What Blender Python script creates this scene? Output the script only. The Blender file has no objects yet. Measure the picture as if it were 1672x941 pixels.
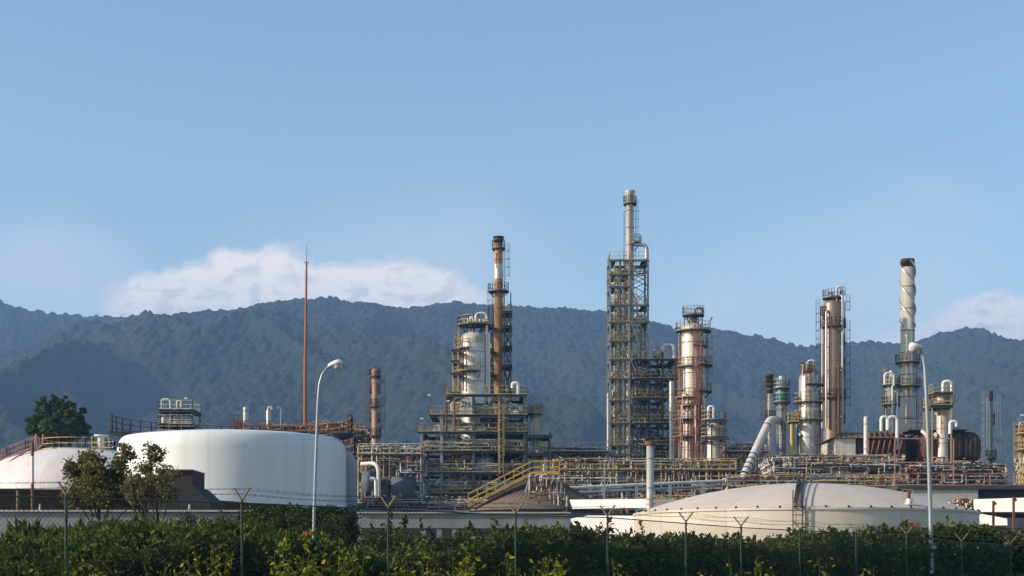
import bpy, math, random
import numpy as np
from mathutils import Vector, Matrix
random.seed(7)
rng = np.random.default_rng(7)
PI = math.pi
scn = bpy.context.scene
COL = scn.collection
# ------------------------------------------------------------------ survey: lens, eye height, pixel -> metres
F, HZ, CX, EYE = 2650.0, 930.0, 836.0, 1.5
def X(px, Y): return (px - CX) / F * Y
def Z(py, Y): return EYE + (HZ - py) / F * Y
def S(px, Y): return px / F * Y

# ------------------------------------------------------------------ materials
M = {}
def new_mat(name):
    m = bpy.data.materials.new(name); m.use_nodes = True
    nt = m.node_tree; nt.nodes.clear()
    out = nt.nodes.new('ShaderNodeOutputMaterial')
    bs = nt.nodes.new('ShaderNodeBsdfPrincipled')
    nt.links.new(bs.outputs[0], out.inputs[0])
    return m, nt, bs
def nd(nt, typ, **kw):
    n = nt.nodes.new(typ)
    for k, v in kw.items():
        if k.startswith('i_'):
            n.inputs[k[2:]].default_value = v
        else: setattr(n, k, v)
    return n
def ramp(nt, src, p0, p1, c0=(0,0,0,1), c1=(1,1,1,1)):
    r = nt.nodes.new('ShaderNodeValToRGB')
    r.color_ramp.elements[0].position = p0; r.color_ramp.elements[1].position = p1
    r.color_ramp.elements[0].color = c0; r.color_ramp.elements[1].color = c1
    nt.links.new(src, r.inputs[0]); return r.outputs[0]
def mix(nt, fac, a, b, mode='MIX'):
    m = nt.nodes.new('ShaderNodeMix'); m.data_type = 'RGBA'; m.blend_type = mode
    for sock, v in ((m.inputs[0], fac), (m.inputs[6], a), (m.inputs[7], b)):
        if isinstance(v, (int, float)): sock.default_value = v
        elif isinstance(v, tuple): sock.default_value = (v + (1,))[:4]
        else: nt.links.new(v, sock)
    return m.outputs[2]
def math_(nt, op, a, b=0.0, c=None):
    m = nt.nodes.new('ShaderNodeMath'); m.operation = op
    for i, v in enumerate((a, b) if c is None else (a, b, c)):
        if isinstance(v, (int, float)): m.inputs[i].default_value = v
        else: nt.links.new(v, m.inputs[i])
    return m.outputs[0]
def coords(nt, scale=(1,1,1), out='Object'):
    t = nt.nodes.new('ShaderNodeTexCoord'); mp = nt.nodes.new('ShaderNodeMapping')
    mp.inputs['Scale'].default_value = scale
    nt.links.new(t.outputs[out], mp.inputs[0]); return mp.outputs[0]
def noise(nt, vec, scale, detail=5, rough=.6, dist=0):
    n = nt.nodes.new('ShaderNodeTexNoise')
    n.inputs['Scale'].default_value = scale; n.inputs['Detail'].default_value = detail
    n.inputs['Roughness'].default_value = rough; n.inputs['Distortion'].default_value = dist
    nt.links.new(vec, n.inputs['Vector']); return n.outputs['Fac']

def paint(name, col, rust=.0, rustcol=(.17,.065,.03), rough=.5, metal=0., dirt=.35, scale=.6, streak=.12, plates=None, bump=.0, dirtcol=None, spec=.4):
    """Weathered painted or insulated metal: tone variation, rain-washed vertical dirt, rust blooms, optional sheet seams."""
    m, nt, bs = new_mat(name)
    v1 = coords(nt, (1, 1, streak)); v2 = coords(nt)
    n1 = noise(nt, v1, scale*2.2, 7, .65, .4); n2 = noise(nt, v2, scale*1.1, 6, .7); n3 = noise(nt, v2, scale*14, 3, .6)
    c = mix(nt, ramp(nt, n1, .35, .75), tuple(x*(1+.08) for x in col), tuple(dirtcol or [x*(1-dirt) for x in col]))
    c = mix(nt, math_(nt, 'MULTIPLY', n3, .5), c, tuple(x*(1-dirt*.7) for x in col))
    if plates:
        R, ph, pw = plates
        t = nt.nodes.new('ShaderNodeTexCoord'); sp = nt.nodes.new('ShaderNodeSeparateXYZ'); nt.links.new(t.outputs['Object'], sp.inputs[0])
        a = math_(nt, 'MULTIPLY', math_(nt, 'ARCTAN2', sp.outputs[1], sp.outputs[0]), R)
        cb = nt.nodes.new('ShaderNodeCombineXYZ'); nt.links.new(a, cb.inputs[0]); nt.links.new(sp.outputs[2], cb.inputs[1])
        br = nt.nodes.new('ShaderNodeTexBrick'); nt.links.new(cb.outputs[0], br.inputs['Vector'])
        br.inputs['Scale'].default_value = 1; br.inputs['Brick Width'].default_value = pw; br.inputs['Row Height'].default_value = ph
        br.inputs['Mortar Size'].default_value = .05; br.inputs['Mortar Smooth'].default_value = .5
        br.inputs['Color1'].default_value = (.93,.93,.93,1); br.inputs['Color2'].default_value = (1,1,1,1); br.inputs['Mortar'].default_value = (.84,.84,.84,1) if name in ('tank_white', 'dome_cream') else (.66,.66,.66,1)
        c = mix(nt, 1.0, c, br.outputs['Color'], 'MULTIPLY')
    if rust > 0:
        rn = noise(nt, v1, scale*1.5, 8, .75, .6)
        rf = ramp(nt, rn, .72-rust*.42, .80-rust*.30)
        rc = mix(nt, n3, tuple(x*1.5 for x in rustcol), tuple(x*.55 for x in rustcol))
        c = mix(nt, rf, c, rc)
    nt.links.new(c, bs.inputs['Base Color'])
    bs.inputs['Metallic'].default_value = metal
    bs.inputs['Specular IOR Level'].default_value = spec
    r = ramp(nt, n2, .3, .7, (rough*.8,)*3+(1,), (min(1, rough*1.25),)*3+(1,))
    nt.links.new(r, bs.inputs['Roughness'])
    if bump:
        b = nt.nodes.new('ShaderNodeBump'); b.inputs['Strength'].default_value = bump; b.inputs['Distance'].default_value = .08
        nt.links.new(noise(nt, v2, scale*3, 4, .5), b.inputs['Height']); nt.links.new(b.outputs[0], bs.inputs['Normal'])
    M[name] = m; return m

paint('white_pipe', (.72,.71,.68), rust=.22, rough=.45)
paint('cream_pipe', (.62,.56,.44), rust=.3)
paint('galvanised', (.42,.44,.46), rust=.12, metal=.35, rough=.45)
paint('grey_pipe', (.21,.225,.24), rust=.25)
paint('rusty_steel', (.20,.085,.045), rust=.5, rustcol=(.10,.04,.02), rough=.8, spec=.2)
paint('yellow_rail', (.50,.35,.13), rust=.45, rough=.6)
paint('bright_yellow', (.55,.37,.06), rust=.15, rough=.55)
paint('red_oxide', (.27,.085,.065), rust=.35, rough=.7, spec=.25)
paint('pink_primer', (.42,.21,.18), rust=.3, rough=.7)
paint('dark_steel', (.045,.052,.06), rust=.35, rustcol=(.07,.035,.02), rough=.7, spec=.25)
paint('blue_steel', (.075,.10,.12), rust=.15, rough=.55)
paint('pale_steel', (.26,.285,.305), rust=.18, rough=.5)
paint('teal_paint', (.10,.27,.25), rust=.25, rough=.5)
paint('grating', (.06,.065,.07), rust=.3, rough=.8, spec=.2)
paint('vessel_white', (.64,.61,.56), rust=.34, rustcol=(.27,.19,.14), metal=.3, rough=.36, dirt=.55, plates=(1.6,1.5,2.4))
paint('vessel_cream', (.67,.60,.53), rust=.32, rustcol=(.27,.15,.11), metal=.1, rough=.45, dirt=.35, plates=(1.7,2.4,3.))
paint('vessel_grey', (.46,.47,.46), rust=.22, rustcol=(.20,.12,.08), metal=.35, rough=.38, dirt=.4, plates=(1.2,1.8,2.))
paint('vessel_brown', (.33,.24,.17), rust=.40, rustcol=(.17,.085,.055), metal=.35, rough=.4, dirt=.5, plates=(1.3,2.2,2.), streak=.05)
paint('stack_rust', (.50,.27,.13), rust=.42, rustcol=(.22,.095,.04), rough=.7, dirt=.5, streak=.07)
paint('stack_silver', (.52,.50,.47), rust=.30, rustcol=(.20,.10,.06), metal=.4, rough=.4, dirt=.4, streak=.07)
paint('stack_pale', (.62,.58,.54), rust=.22, rustcol=(.34,.22,.16), rough=.5, dirt=.35, streak=.06, plates=(1.,2.4,50.))
paint('stack_main', (.55,.50,.45), rust=.36, rustcol=(.26,.16,.11), rough=.5, dirt=.45, streak=.06, plates=(1.,2.4,50.))
paint('stack_tan', (.56,.35,.25), rust=.2, rustcol=(.24,.12,.08), rough=.7, dirt=.4, streak=.1)
paint('soot', (.05,.035,.03), rust=.4, rustcol=(.09,.05,.035), rough=.9, spec=.1)
paint('band', (.30,.28,.26), rust=.35, rough=.55, metal=.2)
paint('green_stack', (.15,.20,.16), rust=.35, rough=.6)
paint('tank_white', (.72,.725,.73), rust=.03, rustcol=(.5,.44,.38), rough=.42, dirt=.17, scale=.22, streak=.10, plates=(16.,40.,2.7), bump=.10)
paint('tank_cream', (.76,.71,.68), rust=.0, rough=.5, dirt=.10, scale=.16, streak=.2, plates=(20.,60.,6.), bump=.10, dirtcol=(.62,.52,.49))
paint('dome_cream', (.56,.49,.42), rust=.12, rustcol=(.30,.19,.12), rough=.6, dirt=.14, scale=.2, streak=.25, plates=(6.,80.,2.9), bump=.14)
paint('tank_grey', (.32,.33,.35), rust=.10, rough=.5, dirt=.25, scale=.3, plates=(8.,3.,1.6))
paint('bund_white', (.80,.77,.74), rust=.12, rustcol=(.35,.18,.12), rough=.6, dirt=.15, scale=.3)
paint('concrete', (.27,.28,.30), rust=.12, rustcol=(.12,.11,.10), rough=.85, dirt=.35, scale=.5, streak=.3, spec=.2)
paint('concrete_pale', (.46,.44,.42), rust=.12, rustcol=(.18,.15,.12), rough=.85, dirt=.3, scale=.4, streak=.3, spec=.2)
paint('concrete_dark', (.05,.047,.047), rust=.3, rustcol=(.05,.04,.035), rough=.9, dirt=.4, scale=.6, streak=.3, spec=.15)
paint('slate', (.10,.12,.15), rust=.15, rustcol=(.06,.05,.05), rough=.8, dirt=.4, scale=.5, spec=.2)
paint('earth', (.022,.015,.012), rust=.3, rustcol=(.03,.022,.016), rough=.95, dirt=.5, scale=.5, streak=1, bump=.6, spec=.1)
paint('cladding_brown', (.115,.05,.038), rust=.45, rustcol=(.085,.04,.03), rough=.75, dirt=.4, scale=.7, spec=.2)
paint('roof_brown', (.15,.115,.09), rust=.3, rustcol=(.09,.05,.04), rough=.85, dirt=.3, scale=.6, spec=.2)
paint('lamp_grey', (.30,.33,.36), rust=.05, metal=.3, rough=.4, scale=1.5)
paint('lamp_white', (.74,.76,.78), rust=.0, rough=.35, scale=3)
paint('mast_rust', (.36,.13,.06), rust=.35, rustcol=(.20,.07,.03), rough=.75, spec=.2)
paint('fence_green', (.014,.045,.03), rust=.1, rough=.5, scale=3)
paint('fence_wire', (.05,.075,.06), rust=.15, rough=.6, scale=2)
paint('raw_post', (.17,.13,.08), rust=.4, rough=.8, scale=4)
paint('bark', (.075,.055,.04), rust=.3, rustcol=(.04,.03,.02), rough=.95, scale=4, spec=.1)
paint('dry_stem', (.21,.15,.09), rust=.2, rough=.9, scale=4, spec=.1)
paint('green_stem', (.10,.13,.04), rough=.8, scale=5, spec=.1)
paint('red_flower', (.35,.02,.04), rough=.6, scale=9)
m, nt, bs = new_mat('glass_lens'); bs.inputs['Base Color'].default_value = (.5,.5,.47,1); bs.inputs['Roughness'].default_value = .2; M['glass_lens'] = m

def leafmat(name, c0, c1, c2, trans=.35, rough=.65):
    m, nt, bs = new_mat(name)
    g = nt.nodes.new('ShaderNodeNewGeometry')
    r = nt.nodes.new('ShaderNodeValToRGB'); e = r.color_ramp.elements
    e[0].position = 0; e[0].color = c0+(1,); e[1].position = 1; e[1].color = c2+(1,)
    k = e.new(.55); k.color = c1+(1,)
    nt.links.new(g.outputs['Random Per Island'], r.inputs[0])
    n = noise(nt, coords(nt), .9, 3)
    c = mix(nt, ramp(nt, n, .35, .65), r.outputs[0], mix(nt, .5, r.outputs[0], c2))
    nt.links.new(c, bs.inputs['Base Color']); bs.inputs['Roughness'].default_value = rough
    bs.inputs['Specular IOR Level'].default_value = .2
    tr = nt.nodes.new('ShaderNodeBsdfTranslucent'); nt.links.new(c, tr.inputs[0])
    ms = nt.nodes.new('ShaderNodeMixShader'); ms.inputs[0].default_value = trans
    nt.links.new(bs.outputs[0], ms.inputs[1]); nt.links.new(tr.outputs[0], ms.inputs[2])
    nt.links.new(ms.outputs[0], nt.nodes['Material Output'].inputs[0]); M[name] = m
leafmat('leaf_hedge', (.006,.011,.003), (.018,.030,.007), (.14,.16,.035))
leafmat('leaf_creeper', (.007,.012,.004), (.018,.030,.009), (.13,.14,.045))
leafmat('leaf_grass', (.03,.055,.008), (.07,.11,.014), (.19,.23,.035))
leafmat('leaf_yellow', (.03,.045,.008), (.10,.12,.014), (.42,.38,.03), trans=.4)
leafmat('leaf_tree', (.03,.05,.015), (.065,.095,.025), (.12,.15,.04))
leafmat('leaf_olive', (.07,.075,.025), (.14,.13,.04), (.24,.21,.07))
leafmat('leaf_dry', (.09,.07,.05), (.18,.14,.08), (.22,.20,.08))

# ------------------------------------------------------------------ mesh kit
class MB:
    def __init__(s, mat='grey_pipe'):
        s.v = []; s.f = []; s.fm = []; s.sm = []; s.names = []; s.mat(mat)
    def mat(s, name):
        if name not in s.names: s.names.append(name)
        s.m = s.names.index(name); return s
    def add(s, vs, fs, smooth=False):
        b = len(s.v); s.v.extend(vs)
        for f in fs: s.f.append([b+i for i in f]); s.fm.append(s.m); s.sm.append(smooth)
    def box(s, x0, x1, y0, y1, z0, z1):
        if x0 > x1: x0, x1 = x1, x0
        if y0 > y1: y0, y1 = y1, y0
        if z0 > z1: z0, z1 = z1, z0
        s.add([(x0,y0,z0),(x1,y0,z0),(x1,y1,z0),(x0,y1,z0),(x0,y0,z1),(x1,y0,z1),(x1,y1,z1),(x0,y1,z1)],
              [(3,2,1,0),(4,5,6,7),(0,1,5,4),(1,2,6,5),(2,3,7,6),(3,0,4,7)])
    def tube(s, pts, r, n=6, caps=True, smooth=True, r1=None):
        pts = [Vector(p) for p in pts]
        k = len(pts)
        if k < 2: return
        dirs = []
        for i in range(k):
            a = pts[max(i-1, 0)]; b = pts[min(i+1, k-1)]
            if 0 < i < k-1:
                d = (pts[i]-a).normalized() + (b-pts[i]).normalized()
            else: d = b-a
            if d.length < 1e-9: d = Vector((0,0,1))
            dirs.append(d.normalized())
        up = Vector((0,0,1)) if abs(dirs[0].z) < .9 else Vector((1,0,0))
        u = dirs[0].cross(up).normalized(); vs = []
        for i in range(k):
            d = dirs[i]; u = (u - d*u.dot(d))
            if u.length < 1e-6: u = d.orthogonal()
            u.normalize(); w = d.cross(u)
            ra = r if r1 is None else r+(r1-r)*i/(k-1)
            if 0 < i < k-1:
                seg = (pts[i]-pts[i-1]).normalized(); c = max(.5, d.dot(seg))
            for j in range(n):
                a = 2*PI*(j+.5)/n
                vs.append(tuple(pts[i] + (u*math.cos(a) + w*math.sin(a))*ra))
        fs = []
        for i in range(k-1):
            for j in range(n):
                j2 = (j+1) % n
                fs.append((i*n+j, i*n+j2, (i+1)*n+j2, (i+1)*n+j))
        s.add(vs, [tuple(reversed(f)) for f in fs], smooth and n > 4)
        if caps: s.add(vs[:n] + vs[-n:], [tuple(range(n)), tuple(reversed(range(n, 2*n)))])
    def bar(s, p, q, w=.12): s.tube([p, q], w*.707, 4, True, False)
    def lathe(s, cx, cy, prof, n=28, smooth=True, a0=0, a1=2*PI):
        full = abs(a1-a0-2*PI) < 1e-6; k = n if full else n+1; vs = []
        for (r, z) in prof:
            for j in range(k):
                a = a0+(a1-a0)*j/n; vs.append((cx+r*math.cos(a), cy+r*math.sin(a), z))
        fs = []
        for i in range(len(prof)-1):
            for j in range(n):
                j2 = (j+1) % k; fs.append((i*k+j, i*k+j2, (i+1)*k+j2, (i+1)*k+j))
        s.add(vs, fs, smooth)
    def sector(s, cx, cy, z, t, r0, r1, a0, a1, n=14):
        """a flat annular plate between two radii"""
        vs = []; k = n+1
        for zz in (z-t, z):
            for rr in (r0, r1):
                for j in range(k):
                    a = a0+(a1-a0)*j/n; vs.append((cx+rr*math.cos(a), cy+rr*math.sin(a), zz))
        fs = []
        for j in range(n):
            fs += [(j, j+1, k+j+1, k+j)[::-1], (2*k+j, 2*k+j+1, 3*k+j+1, 3*k+j), (k+j, k+j+1, 3*k+j+1, 3*k+j), (j, j+1, 2*k+j+1, 2*k+j)[::-1]]
        if a1-a0 < 2*PI-.01: fs += [(0, k, 3*k, 2*k), (n, 2*k+n, 3*k+n, k+n)]
        s.add(vs, [tuple(reversed(f)) for f in fs])
    def rail(s, pts, h=1.1, sp=1.5, t=.05, closed=False, mids=1):
        pts = [Vector(p) for p in pts]
        if closed: pts = pts + [pts[0]]
        for a, b in zip(pts, pts[1:]):
            L = (b-a).length
            if L < .05: continue
            for q in range(mids+1):
                hh = h*(1-q/(mids+1)); s.bar(a+Vector((0,0,hh)), b+Vector((0,0,hh)), t)
            s.bar(a+Vector((0,0,.08)), b+Vector((0,0,.08)), t*1.6)
            k = max(1, round(L/sp))
            for i in range(k+1):
                p = a.lerp(b, i/k); s.bar(p, p+Vector((0,0,h)), t)
    def ladder(s, x, y, z0, z1, ang, cage=True, t=.055):
        tx, ty = -math.sin(ang)*.24, math.cos(ang)*.24; ox, oy = math.cos(ang), math.sin(ang)
        for g in (-1, 1): s.bar((x+g*tx, y+g*ty, z0), (x+g*tx, y+g*ty, z1), t)
        k = max(2, int((z1-z0)/.4))
        for i in range(1, k): z = z0+(z1-z0)*i/k; s.bar((x-tx, y-ty, z), (x+tx, y+ty, z), t*.7)
        if cage and z1-z0 > 3:
            zs = [z0+2.2+j*1.1 for j in range(int((z1-z0-2.2)/1.1)+1)]; q = []
            for j in range(7):
                a = ang-PI/2*1.15+PI*1.15*j/6; q.append((x+ox*.33+.40*math.cos(a), y+oy*.33+.40*math.sin(a)))
            for z in zs:
                for a, b in zip(q, q[1:]): s.bar((a[0], a[1], z), (b[0], b[1], z), t*.7)
            for j in (0, 2, 4, 6): s.bar((q[j][0], q[j][1], zs[0]), (q[j][0], q[j][1], z1+.9), t*.6)
    def build(s, name, parent=None, origin=None, root=None):
        if origin is None: origin = root.location if root is not None else Vector((0,0,0))
        o = Vector(origin)
        me = bpy.data.meshes.new(name)
        va = np.array(s.v, dtype=np.float64).reshape(-1, 3)-np.array(o)
        me.from_pydata(va.tolist(), [], s.f)
        for nme in s.names: me.materials.append(M[nme])
        me.polygons.foreach_set('material_index', s.fm); me.polygons.foreach_set('use_smooth', s.sm)
        me.update()
        ob = bpy.data.objects.new(name, me); COL.objects.link(ob)
        if parent is not None: ob.parent = parent
        else: ob.location = o
        return ob
def bend(pts, r=.5, seg=4):
    """round the corners of a polyline (pipe elbows)"""
    pts = [Vector(p) for p in pts]; out = [pts[0]]
    for i in range(1, len(pts)-1):
        a, b, c = pts[i-1], pts[i], pts[i+1]
        d = min(r, (a-b).length*.45, (c-b).length*.45)
        p = b+(a-b).normalized()*d; q = b+(c-b).normalized()*d
        for k in range(seg+1):
            t = k/seg; out.append(p*(1-t)**2+b*2*t*(1-t)+q*t*t)
    out.append(pts[-1]); return out
def tag(o, label=None, cat=None, group=None, kind=None):
    if label: o['label'] = label
    if cat: o['category'] = cat
    if group: o['group'] = group
    if kind: o['kind'] = kind
    return o
def thing(name, label, cat, loc, group=None):
    o = bpy.data.objects.new(name, None); COL.objects.link(o); o.location = loc; o.empty_display_size = .5
    return tag(o, label, cat, group)
def gooseneck(mb, x, y, z0, z1, dx, drop, r=.14, dy=0, n=8):
    w = abs(dx)
    mb.tube(bend([(x,y,z0),(x,y,z1),(x+dx,y+dy,z1),(x+dx,y+dy,z1-drop)], min(w*.5, .6), 5), r, n)
def floodlight(mb, x, y, z, h=2.2, dx=.9):
    mb.mat('grey_pipe'); mb.bar((x,y,z),(x,y,z+h),.06); mb.bar((x,y,z+h),(x+dx,y,z+h+.15),.05)
    mb.mat('white_pipe'); mb.box(x+dx-.2,x+dx+.2,y-.12,y+.12,z+h+.0,z+h+.18)

PIPE_W = ['white_pipe']*5+['cream_pipe']*6+['galvanised']*5+['grey_pipe']*4+['rusty_steel']*4+['yellow_rail']*4+['pink_primer']*2+['red_oxide']*2+['dark_steel']*2
def pipework(mb, x0, x1, y0, y1, z0, z1, n, r=(.05,.13), mats=PIPE_W, vert=.45, seg=(2,5), valves=.5):
    lo = Vector((x0,y0,z0)); hi = Vector((x1,y1,z1)); ext = hi-lo
    for _ in range(n):
        p = Vector([random.uniform(lo[i], hi[i]) for i in range(3)]); p[1] = lo[1]+(hi[1]-lo[1])*random.random()**1.6; pts = [p.copy()]; last = -1
        for _ in range(random.randint(*seg)):
            ax = random.choices((0,1,2), (.45, .15, vert))[0]
            if ax == last: ax = (ax+random.choice((1,2))) % 3
            q = p.copy(); L = random.uniform(.12, .5)*ext[ax]
            if ax == 0: L = min(L, 6)
            q[ax] += random.choice((-1,1))*L
            q[ax] = min(max(q[ax], lo[ax]), hi[ax])
            if (q-p).length > .25: pts.append(q); p = q.copy(); last = ax
        if len(pts) < 2: continue
        rr = random.choice((r[0], r[0]*1.3, (r[0]+r[1])/2, r[1])); mb.mat(random.choice(mats))
        mb.tube(bend(pts, rr*3, 2), rr, 6)
        for a, b in zip(pts, pts[1:]):
            if random.random() < valves and (b-a).length > .8:
                d = (b-a).normalized(); c = a.lerp(b, random.uniform(.25,.75))
                mb.tube([c-d*rr*1.2, c-d*rr*.6], rr*1.9, 8, True, False); mb.tube([c+d*rr*.6, c+d*rr*1.2], rr*1.9, 8, True, False)
                mb.bar(c, c+Vector((0,-rr*1.5,rr*4)), .04)
                mb.mat(random.choice(('bright_yellow','red_oxide','grey_pipe','white_pipe','cream_pipe')))
                e = c+Vector((0,-rr*1.5,rr*4)); mb.tube([e, e+Vector((0,0,.04))], .16, 7, True, False)

# ------------------------------------------------------------------ process column
def platform(root, cx, cy, z, r0, r1, a0, a1, railmat='yellow_rail', deck='grating'):
    mb = MB(deck); mb.sector(cx, cy, z, .14, r0, r1, a0, a1, max(6, int((a1-a0)*3.2)))
    k = max(2, int((a1-a0)/.8))
    for i in range(k+1):
        a = a0+(a1-a0)*i/k; c, s_ = math.cos(a), math.sin(a)
        mb.bar((cx+r1*.97*c, cy+r1*.97*s_, z-.12), (cx+r0*c, cy+r0*s_, z-.12-(r1-r0)*.9), .08)
    p = mb.build('platform', root, root=root)
    rb = MB(railmat); n = max(6, int((a1-a0)*3.2))
    pts = [(cx+(r1-.05)*math.cos(a0+(a1-a0)*j/n), cy+(r1-.05)*math.sin(a0+(a1-a0)*j/n), z) for j in range(n+1)]
    if a1-a0 < 2*PI-.1: pts = [(cx+r0*math.cos(a0), cy+r0*math.sin(a0), z)]+pts+[(cx+r0*math.cos(a1), cy+r0*math.sin(a1), z)]
    rb.rail(pts, 1.1, .9, .05); rb.build('railing', p, root=root)
    return p
def shell_profile(R, z0, z1, dome, flare=0, taper=0):
    pr = [(R*(1+taper), z0)]
    if dome:
        zt = z1-R*.62; pr.append((R, zt))
        for j in range(1, 8): a = PI/2*j/7; pr.append((R*math.cos(a)+.001, zt+R*.62*math.sin(a)))
    elif flare:
        pr += [(R, z1-R*1.2), (R*(1+flare), z1-.15), (R*(1+flare), z1), (R*.9, z1), (R*.86, z1-1.5)]
    else: pr += [(R, z1), (R*.93, z1), (R*.9, z1-1.5)]
    return pr
def column(name, label, cat, px, w, yt, Y, mat='vessel_white', z0=0, dome=True, flare=0, taper=0, plats=(), ladders=(), bands=1.8, railmat='yellow_rail',
           ladmat=None, soot=None, skirt=None, group=None, pipes=(), bandmat='band', cap=None, nozz=True):
    """px centre, w width and yt top in survey pixels at distance Y; plats: (y, outer radius px, a0 deg, a1 deg); ladders: (y_bottom, y_top, angle deg); pipes: (angle deg, y0, y1, r, mat)"""
    cx, cy, R, z1 = X(px, Y), Y, S(w/2, Y), Z(yt, Y)
    root = thing(name, label, cat, (cx, cy, z0), group)
    mb = MB(mat); pr = shell_profile(R, z0, z1, dome, flare, taper)
    mb.lathe(cx, cy, pr, 32)
    bb = mb.mat(bandmat); z = z0+1.
    while z < z1-R*1.2:
        rr = R*(1+taper*(1-(z-z0)/(z1-z0)))
        bb.lathe(cx, cy, [(rr-.02, z), (rr+.035, z), (rr+.035, z+.09), (rr-.02, z+.09)], 24, False); z += bands
    sh = mb.build('shell', root, root=root)
    if soot:
        sb = MB('soot'); zz = Z(soot, Y); rr = R+.03
        sb.lathe(cx, cy, [(rr, zz), (rr, z1-R*1.2)]+([(R*(1+flare)+.03, z1-.15), (R*(1+flare)+.03, z1+.03), (R*.85, z1+.03)] if flare else [(rr, z1+.03), (R*.85, z1+.03)]), 32)
        sb.build('blackened_top' if not cap else 'cap', sh, root=root)
    if nozz:
        nb = MB(mat)
        for _ in range(7):
            a = random.uniform(-PI, 0); z = random.uniform(z0+(z1-z0)*.2, z1-R*2); c, s_ = math.cos(a), math.sin(a); q = random.uniform(.12,.26)
            nb.tube([(cx+R*.9*c, cy+R*.9*s_, z), (cx+(R+.3)*c, cy+(R+.3)*s_, z)], q, 10); nb.tube([(cx+(R+.3)*c, cy+(R+.3)*s_, z), (cx+(R+.38)*c, cy+(R+.38)*s_, z)], q*1.5, 10)
        nb.build('nozzle', root, root=root)
    for (py, rp, a0, a1) in plats:
        platform(root, cx, cy, Z(py, Y), R+.05, S(rp, Y), math.radians(a0), math.radians(a1), railmat)
    for (y0, y1, a) in ladders:
        a = math.radians(a); lb = MB(ladmat or railmat)
        lb.ladder(cx+(R+.3)*math.cos(a), cy+(R+.3)*math.sin(a), Z(y0, Y), Z(y1, Y), a); lb.build('ladder', root, root=root)
    for (a, y0, y1, pr_, pm) in pipes:
        a = math.radians(a); c, s_ = math.cos(a), math.sin(a); d = R+pr_+.22; pb = MB(pm)
        x, y = cx+d*c, cy+d*s_
        pb.tube(bend([(cx+R*.6*c, cy+R*.6*s_, Z(y1, Y)), (x, y, Z(y1, Y)), (x, y, Z(y0, Y))], .35, 4), pr_, 8)
        zz = Z(y0, Y)+1.5
        while zz < Z(y1, Y)-1: pb.bar((x, y, zz), (cx+R*c, cy+R*s_, zz), .09); zz += 3
        pb.build('pipe', root, root=root)
    return root, cx, cy, R, z1

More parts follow.
